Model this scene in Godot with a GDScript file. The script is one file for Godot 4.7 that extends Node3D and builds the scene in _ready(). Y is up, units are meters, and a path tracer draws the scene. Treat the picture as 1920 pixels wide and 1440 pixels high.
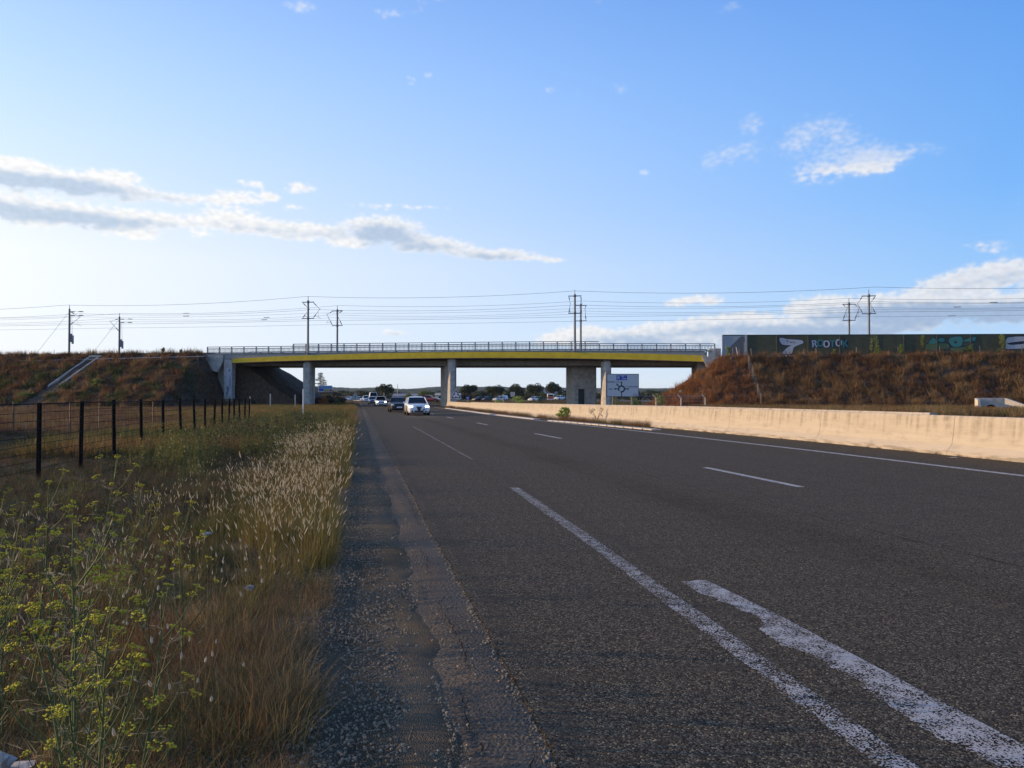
extends Node3D
# World: the road runs along -z, x is metres to the right of the standpoint, y is up.

const YAW := 0.18970          # the camera looks a little to the right of the road
const EYE := 1.5
const SUN_AZ := -73.6         # degrees, 0 = along the road, + to the right
const SUN_EL := 12.0

class MB:
	var v := PackedVector3Array()
	var n := PackedVector3Array()
	var u := PackedVector2Array()
	var c := PackedColorArray()
	var i := PackedInt32Array()
	var col := Color(1, 1, 1, 1)
	var tinted := false
	func vert(p: Vector3, nn: Vector3, uv := Vector2.ZERO) -> int:
		v.append(p); n.append(nn); u.append(uv); c.append(col)
		return v.size() - 1
	func tri(a: Vector3, b: Vector3, d: Vector3) -> void:
		var nn := (b - a).cross(d - a).normalized()
		var k := v.size()
		vert(a, nn); vert(b, nn); vert(d, nn)
		i.append_array([k, k + 2, k + 1])
	func quad(a: Vector3, b: Vector3, d: Vector3, e: Vector3) -> void:   # counter-clockwise seen from outside
		var nn := (d - a).cross(e - b).normalized()
		var k := v.size()
		vert(a, nn, Vector2(0, 1)); vert(b, nn, Vector2(1, 1)); vert(d, nn, Vector2(1, 0)); vert(e, nn, Vector2(0, 0))
		i.append_array([k, k + 2, k + 1, k, k + 3, k + 2])
	func qo(a: Vector3, b: Vector3, d: Vector3, e: Vector3, inside: Vector3) -> void:
		var nn := (d - a).cross(e - b)
		if nn.dot((a + b + d + e) * 0.25 - inside) < 0.0:
			quad(a, e, d, b)
		else:
			quad(a, b, d, e)
	func to(a: Vector3, b: Vector3, d: Vector3, inside: Vector3) -> void:
		if (b - a).cross(d - a).dot((a + b + d) / 3.0 - inside) < 0.0:
			tri(a, d, b)
		else:
			tri(a, b, d)
	func hexa(p: Array) -> void:   # eight corners: four below, four above, in the same order round
		var mid := Vector3.ZERO
		for q in p:
			mid += q
		mid /= 8.0
		qo(p[0], p[1], p[2], p[3], mid)
		qo(p[4], p[5], p[6], p[7], mid)
		for k in 4:
			var m: int = (k + 1) % 4
			qo(p[k], p[m], p[4 + m], p[4 + k], mid)
	func box(ctr: Vector3, s: Vector3, bs := Basis()) -> void:
		var h := s * 0.5
		var p := []
		for y in [-1.0, 1.0]:
			for q in [Vector2(-1, -1), Vector2(1, -1), Vector2(1, 1), Vector2(-1, 1)]:
				p.append(ctr + bs * Vector3(q.x * h.x, y * h.y, q.y * h.z))
		hexa(p)
	func bbox(ctr: Vector3, s: Vector3, b: float, bs := Basis()) -> void:   # a box with chamfered edges
		var h := s * 0.5
		var pt := func(sg: Vector3, ax: int) -> Vector3:
			var q := Vector3(sg.x * (h.x - b), sg.y * (h.y - b), sg.z * (h.z - b))
			q[ax] = sg[ax] * h[ax]
			return ctr + bs * q
		for ax in 3:
			var o: int = (ax + 1) % 3
			var w: int = (ax + 2) % 3
			for s0 in [-1.0, 1.0]:
				var f := []
				for q in [Vector2(-1, -1), Vector2(1, -1), Vector2(1, 1), Vector2(-1, 1)]:
					var sg := Vector3.ZERO
					sg[ax] = s0; sg[o] = q.x; sg[w] = q.y
					f.append(pt.call(sg, ax))
				qo(f[0], f[1], f[2], f[3], ctr)
			for s1 in [-1.0, 1.0]:
				for s2 in [-1.0, 1.0]:
					var a := Vector3.ZERO
					a[ax] = -1.0; a[o] = s1; a[w] = s2
					var d := a
					d[ax] = 1.0
					qo(pt.call(a, o), pt.call(d, o), pt.call(d, w), pt.call(a, w), ctr)
		for x in [-1.0, 1.0]:
			for y in [-1.0, 1.0]:
				for z in [-1.0, 1.0]:
					var sg := Vector3(x, y, z)
					to(pt.call(sg, 0), pt.call(sg, 1), pt.call(sg, 2), ctr)
	func prism(pts: PackedVector2Array, z0: float, z1: float, xf := Transform3D()) -> void:   # a plan in xy drawn out along z
		var ix := Geometry2D.triangulate_polygon(pts)
		var mid := Vector3.ZERO
		for q in pts:
			mid += Vector3(q.x, q.y, 0)
		for k in range(0, ix.size(), 3):
			for z in [z0, z1]:
				var ins := xf * Vector3(pts[ix[k]].x, pts[ix[k]].y, (z0 + z1) * 0.5)
				to(xf * Vector3(pts[ix[k]].x, pts[ix[k]].y, z), xf * Vector3(pts[ix[k + 1]].x, pts[ix[k + 1]].y, z), xf * Vector3(pts[ix[k + 2]].x, pts[ix[k + 2]].y, z), ins)
		var area := 0.0
		for k in pts.size():
			area += pts[k].cross(pts[(k + 1) % pts.size()])
		for k in pts.size():
			var a := pts[k]
			var b := pts[(k + 1) % pts.size()]
			if area < 0.0:
				var t := a
				a = b; b = t
			quad(xf * Vector3(a.x, a.y, minf(z0, z1)), xf * Vector3(b.x, b.y, minf(z0, z1)), xf * Vector3(b.x, b.y, maxf(z0, z1)), xf * Vector3(a.x, a.y, maxf(z0, z1)))
	func tube(path: PackedVector3Array, r0: float, r1: float, sides := 6, caps := true) -> void:
		var m := path.size()
		var first := v.size()
		var x := Vector3.ZERO
		for k in m:
			var t := (path[mini(k + 1, m - 1)] - path[maxi(k - 1, 0)]).normalized()
			if x == Vector3.ZERO:
				x = t.cross(Vector3.UP if absf(t.y) < 0.9 else Vector3.RIGHT)
			x = (x - t * x.dot(t)).normalized()
			var y := t.cross(x)
			var r := lerpf(r0, r1, float(k) / maxf(m - 1, 1))
			for s in sides:
				var an := TAU * s / sides
				var d := x * cos(an) + y * sin(an)
				vert(path[k] + d * r, d)
		for k in m - 1:
			for s in sides:
				var a := first + k * sides + s
				var b := first + k * sides + (s + 1) % sides
				i.append_array([a, b + sides, b, a, a + sides, b + sides])
		if caps:
			for e in [0, m - 1]:
				var t := (path[mini(e + 1, m - 1)] - path[maxi(e - 1, 0)]).normalized() * (-1.0 if e == 0 else 1.0)
				var k0 := v.size()
				for s in sides:
					vert(v[first + e * sides + s], t)
				for s in range(1, sides - 1):
					if e == 0:
						i.append_array([k0, k0 + s, k0 + s + 1])
					else:
						i.append_array([k0, k0 + s + 1, k0 + s])
	func rod(a: Vector3, b: Vector3, r: float, sides := 6) -> void:
		tube(PackedVector3Array([a, b]), r, r, sides)
	func lathe(ctr: Vector3, prof: PackedVector2Array, sides: int, bs := Basis()) -> void:   # profile of (radius, height)
		var first := v.size()
		for k in prof.size():
			var d2 := prof[mini(k + 1, prof.size() - 1)] - prof[maxi(k - 1, 0)]
			for s in sides:
				var an := TAU * s / sides
				var o := Vector3(cos(an), 0, -sin(an))
				vert(ctr + bs * (o * prof[k].x + Vector3.UP * prof[k].y), (bs * (o * d2.y - Vector3.UP * d2.x)).normalized())
		for k in prof.size() - 1:
			for s in sides:
				var a := first + k * sides + s
				var b := first + k * sides + (s + 1) % sides
				i.append_array([a, b + sides, b, a, a + sides, b + sides])
	func grid(nx: int, nz: int, f: Callable, cf: Variant = null) -> void:   # f(i, j) gives a point, cf(point) its tint; seen from above
		var first := v.size()
		for b in nz + 1:
			for a in nx + 1:
				var p: Vector3 = f.call(a, b)
				if cf != null:
					col = cf.call(p)
				vert(p, Vector3.UP, Vector2(p.x, p.z))
		col = Color(1, 1, 1, 1)
		if cf != null:
			tinted = true
		var w := nx + 1
		for b in nz + 1:
			for a in w:
				var k := first + b * w + a
				var dx := v[first + b * w + mini(a + 1, nx)] - v[first + b * w + maxi(a - 1, 0)]
				var dz := v[first + mini(b + 1, nz) * w + a] - v[first + maxi(b - 1, 0) * w + a]
				var nn := dx.cross(dz).normalized()
				n[k] = nn if nn.y > 0.0 else -nn
		for b in nz:
			for a in nx:
				var k := first + b * w + a
				var up := (v[k + 1] - v[k]).cross(v[k + w] - v[k]).y > 0.0
				if up:
					i.append_array([k, k + w, k + 1, k + 1, k + w, k + w + 1])
				else:
					i.append_array([k, k + 1, k + w, k + 1, k + w + 1, k + w])
	func done(into: ArrayMesh = null) -> ArrayMesh:
		var m := into if into else ArrayMesh.new()
		var a := []
		a.resize(Mesh.ARRAY_MAX)
		a[Mesh.ARRAY_VERTEX] = v
		a[Mesh.ARRAY_NORMAL] = n
		a[Mesh.ARRAY_TEX_UV] = u
		if tinted:
			a[Mesh.ARRAY_COLOR] = c
		a[Mesh.ARRAY_INDEX] = i
		m.add_surface_from_arrays(Mesh.PRIMITIVE_TRIANGLES, a)
		return m

var rng := RandomNumberGenerator.new()
var M := {}
var patch := FastNoiseLite.new()
var rough_n := FastNoiseLite.new()

# ---------------------------------------------------------------- helpers
func lin(r: float, g: float, b: float) -> Color:
	return Color(r, g, b).linear_to_srgb()

func mat(c: Color, rough := 0.8, metal := 0.0) -> StandardMaterial3D:
	var m := StandardMaterial3D.new()
	m.albedo_color = c.linear_to_srgb()
	m.roughness = rough
	m.metallic = metal
	return m

func ramp(stops: Array) -> Gradient:
	var g := Gradient.new()
	var off := PackedFloat32Array()
	var cols := PackedColorArray()
	for s in stops:
		off.append(s[0]); cols.append((s[1] as Color).linear_to_srgb())
	g.offsets = off
	g.colors = cols
	return g

func ntex(noise: FastNoiseLite, size: int, g: Gradient = null) -> NoiseTexture2D:
	var t := NoiseTexture2D.new()
	t.width = size; t.height = size
	t.seamless = true
	t.seamless_blend_skirt = 0.12
	t.noise = noise
	t.generate_mipmaps = false
	if g:
		t.color_ramp = g
	return t

func fnl(type: int, freq: float, sd: int, oct := 1) -> FastNoiseLite:
	var f := FastNoiseLite.new()
	f.noise_type = type
	f.frequency = freq
	f.seed = sd
	f.fractal_type = FastNoiseLite.FRACTAL_FBM if oct > 1 else FastNoiseLite.FRACTAL_NONE
	f.fractal_octaves = oct
	return f

func tri_mat(m: StandardMaterial3D, tile: float, world := true) -> StandardMaterial3D:
	m.uv1_triplanar = true
	m.uv1_world_triplanar = world
	m.uv1_scale = Vector3.ONE / tile
	return m

func surf(g: Array, type: int, freq: float, sd: int, oct: int, size: int, tile: float, bump: float, rough := 0.9, world := true) -> StandardMaterial3D:
	var f := fnl(type, freq, sd, oct)
	var m := StandardMaterial3D.new()
	m.roughness = rough
	m.albedo_texture = ntex(f, size, ramp(g))
	if bump > 0.0:
		m.heightmap_enabled = true
		m.heightmap_texture = ntex(f, size)
		m.heightmap_scale = bump
	return tri_mat(m, tile, world)

func tag(o: Node, label: String, category: String, group := "") -> Node:
	o.set_meta("label", label)
	o.set_meta("category", category)
	if group:
		o.set_meta("group", group)
	return o

func thing(called: String, label: String, category: String, xf := Transform3D(), group := "") -> Node3D:
	var o := Node3D.new()
	o.name = called
	add_child(o, true)
	o.transform = xf
	tag(o, label, category, group)
	return o

func part(parent: Node, called: String, mesh: Mesh, m: Material, xf := Transform3D()) -> MeshInstance3D:
	var o := MeshInstance3D.new()
	o.name = called
	o.mesh = mesh
	o.material_override = m
	parent.add_child(o, true)
	o.transform = xf
	return o

func struct(called: String, mesh: Mesh, m: Material, xf := Transform3D()) -> MeshInstance3D:
	var o := part(self, called, mesh, m, xf)
	o.set_meta("kind", "structure")
	return o

func dup(o: Node3D, xf: Transform3D, label := "") -> Node3D:
	var k: Node3D = o.duplicate()
	k.name = o.name
	add_child(k, true)
	k.transform = xf
	if label:
		k.set_meta("label", label)
	return k

func at(x: float, y: float, z: float, turn := 0.0, s := 1.0) -> Transform3D:
	return Transform3D(Basis(Vector3.UP, turn).scaled(Vector3.ONE * s), Vector3(x, y, z))

# the railway: a = metres along it to the right, w = metres behind the near face of the bridge
const RO := Vector3(21.835, 0, -113.723)
const RE := Vector3(0.940933, 0, 0.338592)
const RN := Vector3(0.338592, 0, -0.940933)
func rail(a: float, y: float, w: float) -> Vector3:
	return RO + RE * a + RN * w + Vector3.UP * y
func rail_xf(a := 0.0, y := 0.0, w := 0.0) -> Transform3D:   # local x along the railway, local z towards the viewer
	return Transform3D(Basis(RE, Vector3.UP, -RN), rail(a, y, w))
func to_rail(x: float, z: float) -> Vector2:
	var d := Vector3(x, 0, z) - RO
	return Vector2(d.dot(RE), d.dot(RN))

func bank(a: float, w: float) -> float:
	var dw := maxf(0.0, maxf(-1.6 - w, w - 15.6))
	var dl := Vector2(maxf(0.0, a + 45.5), dw).length()
	var dr := Vector2(maxf(0.0, 29.8 - a), dw).length()
	var bumps := patch.get_noise_2d(a * 3.0, w * 3.0) * 0.35
	var hl := 7.95 - dl / 1.5 + bumps * clampf(dl, 0.0, 1.0)
	if a > -47.6 and w < 2.4:   # cut back in front of the abutment pillar
		hl = minf(hl, maxf(7.9 - (a + 47.6) * 2.6 - dw / 1.5, 0.6 - dw * 0.2 - (a + 45.0) * 0.12))
	var hr := 6.75 - dr / 1.5 + bumps * clampf(dr, 0.0, 1.0)
	return maxf(hl, hr)

func field_h(x: float, z: float) -> float:
	return -0.07 + patch.get_noise_2d(x * 2.0, z * 2.0) * 0.06

func barrier_x(z: float) -> float:
	var p := [[10.0, 14.78], [-25.0, 14.75], [-35.0, 14.2], [-45.0, 13.5], [-55.0, 12.9], [-70.0, 12.45], [-90.0, 12.25], [-108.0, 12.2], [-400.0, 12.2]]
	for k in p.size() - 1:
		if z <= p[k][0] and z >= p[k + 1][0]:
			return lerpf(p[k][1], p[k + 1][1], (z - p[k][0]) / (p[k + 1][0] - p[k][0]))
	return 14.78

func along(p: Array, z: float) -> float:
	if z >= p[0][0]:
		return p[0][1]
	for k in p.size() - 1:
		if z >= p[k + 1][0]:
			return lerpf(p[k][1], p[k + 1][1], (z - p[k][0]) / (p[k + 1][0] - p[k][0]))
	return p[-1][1]

const RIGHT_LINE := [[8.0, 12.34], [-20.0, 12.3], [-30.0, 11.97], [-40.0, 11.42], [-52.0, 10.75], [-67.0, 10.35], [-110.0, 10.3]]
const LANE_LINE := [[8.0, 7.2], [-24.0, 7.17], [-31.0, 6.98], [-43.0, 6.6], [-55.0, 6.28], [-70.0, 6.2], [-300.0, 6.2]]

func scatter(called: String, mesh: Mesh, count: int, f: Callable, parent: Node = null) -> MultiMeshInstance3D:
	# f(k) gives [Transform3D, Color] or null
	var buf := PackedFloat32Array()
	var made := 0
	for k in count:
		var r: Variant = f.call(k)
		if r == null:
			continue
		var t: Transform3D = r[0]
		var c: Color = r[1]
		var b := t.basis
		buf.append_array([b.x.x, b.y.x, b.z.x, t.origin.x, b.x.y, b.y.y, b.z.y, t.origin.y, b.x.z, b.y.z, b.z.z, t.origin.z, c.r, c.g, c.b, 1.0])
		made += 1
	var mm := MultiMesh.new()
	mm.transform_format = MultiMesh.TRANSFORM_3D
	mm.use_colors = true
	mm.mesh = mesh
	mm.instance_count = made
	mm.buffer = buf
	var o := MultiMeshInstance3D.new()
	o.name = called
	o.multimesh = mm
	(parent if parent else self).add_child(o, true)
	o.set_meta("kind", "stuff")
	return o

func R(a: float, b: float) -> float:
	return rng.randf_range(a, b)

func clump(lo: float, hi: float) -> Transform3D:
	var s := R(lo, hi)
	return Transform3D(Basis(Vector3.UP, R(0, TAU)).scaled(Vector3(s * R(0.85, 1.15), s, s * R(0.85, 1.15))), Vector3.ZERO)

# ---------------------------------------------------------------- sky
const BLOBS := [   # az, el, half width, half height (degrees), weight, how grey inside
	[-24.0, 13.15, 7.0, 0.80, 1.0, 1.0], [-18.0, 13.2, 4.0, 0.62, 0.95, 0.9], [-21.5, 14.0, 2.0, 0.35, 0.8, 0.0], [-15.6, 13.9, 1.6, 0.4, 0.8, 0.1], [-12.0, 12.9, 4.2, 0.42, 0.75, 0.5], [-8.0, 13.3, 1.9, 0.5, 0.8, 0.2], [-7.2, 14.2, 1.0, 0.3, 0.75, 0.0], [-4.0, 14.2, 1.3, 0.34, 0.75, 0.1], [-5.9, 13.5, 0.7, 0.3, 0.65, 0.1],
	[-24.0, 11.45, 7.0, 0.75, 1.0, 1.0], [-17.5, 11.1, 4.0, 0.62, 1.0, 0.8], [-13.0, 11.4, 3.2, 0.55, 0.95, 0.5], [-14.5, 10.4, 1.6, 0.4, 0.75, 0.1], [-19.5, 10.5, 1.2, 0.35, 0.6, 0.1], [-8.4, 11.8, 2.2, 0.66, 0.98, 0.4], [-4.6, 11.4, 2.0, 0.6, 0.98, 0.45], [-4.3, 12.8, 1.1, 0.22, 0.65, 0.1], [-10.5, 10.7, 0.8, 0.3, 0.6, 0.0], [-2.6, 11.3, 1.6, 0.45, 0.9, 0.3], [-6.6, 11.3, 1.5, 0.4, 0.9, 0.4],
	[1.6, 11.65, 3.0, 0.95, 1.15, 1.0], [-0.9, 10.6, 1.4, 0.42, 0.8, 0.1], [5.2, 10.7, 2.8, 0.55, 0.98, 0.7], [9.4, 10.1, 3.2, 0.42, 0.98, 0.8], [13.0, 9.7, 2.0, 0.24, 0.8, 0.4], [2.8, 13.25, 4.2, 0.2, 0.5, 0.0],
	[26.6, 16.3, 2.4, 0.9, 0.6, 0.0], [27.6, 18.2, 1.1, 1.0, 0.5, 0.0], [32.4, 17.3, 2.2, 1.3, 0.62, 0.0], [33.2, 14.9, 3.4, 0.95, 0.72, 0.05], [37.0, 15.3, 2.8, 0.7, 0.62, 0.0], [30.4, 16.8, 1.4, 1.0, 0.46, 0.0], [34.4, 16.2, 2.0, 0.8, 0.4, 0.0], [24.6, 15.9, 0.5, 0.5, 0.38, 0.0],
	[3.6, 21.5, 0.5, 0.32, 0.62, 0.0], [4.9, 21.9, 0.4, 0.28, 0.58, 0.0], [13.7, 21.0, 0.4, 0.26, 0.55, 0.0], [15.6, 20.8, 0.4, 0.3, 0.45, 0.0], [15.3, 19.8, 0.5, 0.28, 0.5, 0.0], [18.6, 21.0, 0.8, 0.45, 0.48, 0.0], [20.3, 15.6, 0.35, 0.22, 0.6, 0.0], [9.2, 21.4, 0.6, 0.3, 0.36, 0.0],
	[24.2, 6.7, 1.7, 0.42, 0.85, 0.3], [22.4, 6.5, 0.7, 0.35, 0.7, 0.1], [2.5, 4.55, 1.2, 0.18, 0.6, 0.9],
	[41.6, 9.2, 1.6, 0.4, 0.5, 0.3], [44.0, 7.6, 4.2, 0.8, 1.05, 0.55], [40.0, 6.9, 2.6, 0.65, 0.9, 0.4], [35.0, 5.7, 4.6, 0.95, 1.1, 0.7], [31.6, 5.6, 1.7, 0.95, 1.05, 0.1], [39.5, 5.4, 5.0, 0.75, 1.05, 1.0], [46.0, 5.2, 5.0, 0.9, 1.1, 1.0],
	[27.4, 5.3, 1.6, 0.55, 0.85, 0.2], [25.4, 5.1, 2.4, 0.55, 0.85, 0.4], [22.6, 4.7, 3.0, 0.6, 0.9, 0.6], [28.5, 4.6, 4.0, 0.6, 0.95, 0.9], [34.0, 4.3, 5.0, 0.5, 0.95, 1.0], [15.8, 4.35, 1.9, 0.75, 0.95, 0.3], [13.6, 4.1, 1.2, 0.5, 0.8, 0.1], [19.0, 4.1, 3.2, 0.65, 0.95, 0.9], [24.0, 3.7, 5.0, 0.5, 0.85, 0.8], [33.5, 3.6, 1.6, 0.2, 0.5, 0.2], [40.0, 3.6, 1.0, 0.2, 0.5, 0.1],
	[-18.0, 2.4, 6.0, 0.28, 0.35, 0.6], [2.0, 2.2, 9.0, 0.35, 0.32, 0.3], [-8.0, 1.6, 5.0, 0.3, 0.3, 0.3]]

var puff := FastNoiseLite.new()

func air(az: float, el: float) -> Color:
	var e := maxf(el, 0.0)
	var stops := [[0.0, Color(0.43, 0.62, 0.86)], [5.0, Color(0.33, 0.57, 0.89)], [13.0, Color(0.185, 0.435, 0.87)], [26.0, Color(0.085, 0.280, 0.745)], [50.0, Color(0.062, 0.165, 0.42)], [90.0, Color(0.05, 0.125, 0.33)]]
	var c := Color.BLACK
	for k in 5:
		if e >= stops[k][0] and e <= stops[k + 1][0]:
			c = (stops[k][1] as Color).lerp(stops[k + 1][1], (e - stops[k][0]) / (stops[k + 1][0] - stops[k][0]))
	var s := Vector3(sin(deg_to_rad(SUN_AZ)) * cos(deg_to_rad(SUN_EL)), sin(deg_to_rad(SUN_EL)), -cos(deg_to_rad(SUN_AZ)) * cos(deg_to_rad(SUN_EL)))
	var d := Vector3(sin(deg_to_rad(az)) * cos(deg_to_rad(el)), sin(deg_to_rad(el)), -cos(deg_to_rad(az)) * cos(deg_to_rad(el)))
	var th := rad_to_deg(acos(clampf(s.dot(d), -1, 1)))
	var g := clampf((112.0 - th) / 78.0, 0.0, 1.0) * exp(-maxf(e - 9.0, 0.0) / 17.0)
	var pale := Color(1.0, 0.99, 0.97).lerp(Color(0.96, 1.16, 1.38), smoothstep(8.0, 24.0, e))
	c = c.lerp(pale * (1.0 + 1.2 * exp(-th / 14.0)), clampf(g, 0.0, 1.0))
	var low := exp(-e / 2.6) * 0.85
	return c.lerp(Color(0.77, 0.80, 0.80), low * (1.0 - 0.5 * g))

func sky_at(az: float, el: float) -> Color:
	var c := air(az, el)
	if el < 0.3:
		return c
	var d := 0.0
	var grey := 0.0
	var n1 := puff.get_noise_2d(az * 6.0, el * 15.0)
	var n2 := puff.get_noise_2d(az * 20.0 + 300.0, el * 38.0)
	var xa := az + n2 * 0.25
	var ye := el + n1 * 0.22
	if az > -34.0 and az < 54.0 and el < 25.0:
		for b in BLOBS:
			var dx: float = (xa - b[0]) / b[2]
			if absf(dx) > 2.2:
				continue
			var dy: float = (ye - b[1]) / b[3]
			if absf(dy) > 2.2:
				continue
			var k: float = b[4] * exp(-(dx * dx * dx * dx * 0.5 + dx * dx * 0.6 + dy * dy))
			d += k
			var dg: float = (ye - b[1] + 0.3 * b[3]) / b[3]
			grey += b[5] * b[4] * exp(-(dx * dx + dg * dg * 1.3))
	else:   # the same kind of scattered fair-weather cloud all round
		var f := puff.get_noise_2d(az * 1.6 + 900.0, el * 5.0) + 0.25 - absf(el - 9.0) * 0.035
		d = clampf(f * 2.2, 0.0, 1.2) * smoothstep(0.0, 8.0, minf(absf(az + 34.0), absf(az - 54.0)))
		grey = d * 0.7
	d += (n1 * 0.34 + n2 * 0.3) * smoothstep(0.08, 0.5, d)
	var soft := smoothstep(14.3, 16.0, el) * smoothstep(10.0, 22.0, az) + 0.35 * smoothstep(19.0, 20.0, el)
	if d < 0.05:
		return c
	var n3 := puff.get_noise_2d(az * 34.0 + 70.0, el * 62.0)
	d += n3 * 0.30 * smoothstep(0.1, 0.5, d)
	var a := smoothstep(0.20, 0.80 + 0.45 * soft, d) * (1.0 - 0.25 * soft)
	if a <= 0.0:
		return c
	var toward := clampf((40.0 - az) / 80.0, 0.0, 1.0)
	var bright := Color(0.66, 0.68, 0.73).lerp(Color(0.96, 0.94, 0.90), 0.25 + 0.75 * toward) * (1.0 + 0.16 * n3)
	var dark := Color(0.33, 0.43, 0.60).lerp(Color(0.52, 0.62, 0.74), toward) * (1.0 + 0.10 * n3)
	var t := smoothstep(0.25, 1.05, grey + n2 * 0.30 + n1 * 0.15 + n3 * 0.12)
	return c.lerp(bright.lerp(dark, t), a * (0.90 if el < 15.0 and el > 3.0 else 0.7))

func build_sky() -> void:
	puff = fnl(FastNoiseLite.TYPE_SIMPLEX_SMOOTH, 0.05, 11, 4)
	var lo := Image.create(512, 256, false, Image.FORMAT_RGBF)
	for y in 256:
		var el := 90.0 - (y + 0.5) / 256.0 * 180.0
		for x in 512:
			var az := (x + 0.5) / 512.0 * 360.0   # the panorama starts straight ahead and turns to the right
			az -= 360.0 if az > 180.0 else 0.0
			lo.set_pixel(x, y, sky_at(az, el) if el > -1.0 else Color(0.30, 0.29, 0.27))
	lo.resize(4096, 2048, Image.INTERPOLATE_BILINEAR)
	var x0 := int(-27.0 / 360.0 * 4096.0)
	var x1 := int(49.0 / 360.0 * 4096.0)
	var y0 := int((90.0 - 28.0) / 180.0 * 2048.0)
	for y in range(y0, 1024):
		var el := 90.0 - (y + 0.5) / 2048.0 * 180.0
		for x in range(x0, x1):
			lo.set_pixel(posmod(x, 4096), y, sky_at((x + 0.5) / 4096.0 * 360.0, el))
	var pano := PanoramaSkyMaterial.new()
	pano.panorama = ImageTexture.create_from_image(lo)
	var sky := Sky.new()
	sky.sky_material = pano
	var env := Environment.new()
	env.background_mode = Environment.BG_SKY
	env.sky = sky
	env.tonemap_mode = Environment.TONE_MAPPER_LINEAR
	env.tonemap_exposure = 1.12
	env.fog_enabled = true   # thin evening haze
	env.fog_density = 0.00006
	env.fog_light_color = Color(0.80, 0.88, 0.97)
	env.sdfgi_enabled = true
	env.ssao_enabled = true
	env.ssil_enabled = true
	var we := WorldEnvironment.new()
	we.name = "sky"
	we.environment = env
	add_child(we)

func build_camera_and_light() -> void:
	var cam := Camera3D.new()
	cam.name = "camera"
	cam.fov = rad_to_deg(2.0 * atan(720.0 / 1500.0))
	cam.near = 0.05
	cam.far = 9000.0
	add_child(cam)
	cam.position = Vector3(0, EYE, 0)
	cam.rotation = Vector3(atan(23.0 / 1500.0), -YAW, 0)
	cam.current = true
	build_sky()
	var sun := DirectionalLight3D.new()
	sun.name = "sun"
	sun.light_energy = 1.6
	sun.light_color = Color(1.0, 0.83, 0.62)
	sun.light_angular_distance = 0.5
	sun.shadow_enabled = true
	add_child(sun)
	var s := Vector3(sin(deg_to_rad(SUN_AZ)) * cos(deg_to_rad(SUN_EL)), sin(deg_to_rad(SUN_EL)), -cos(deg_to_rad(SUN_AZ)) * cos(deg_to_rad(SUN_EL)))
	sun.look_at_from_position(Vector3.ZERO, -s, Vector3.UP)

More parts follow.
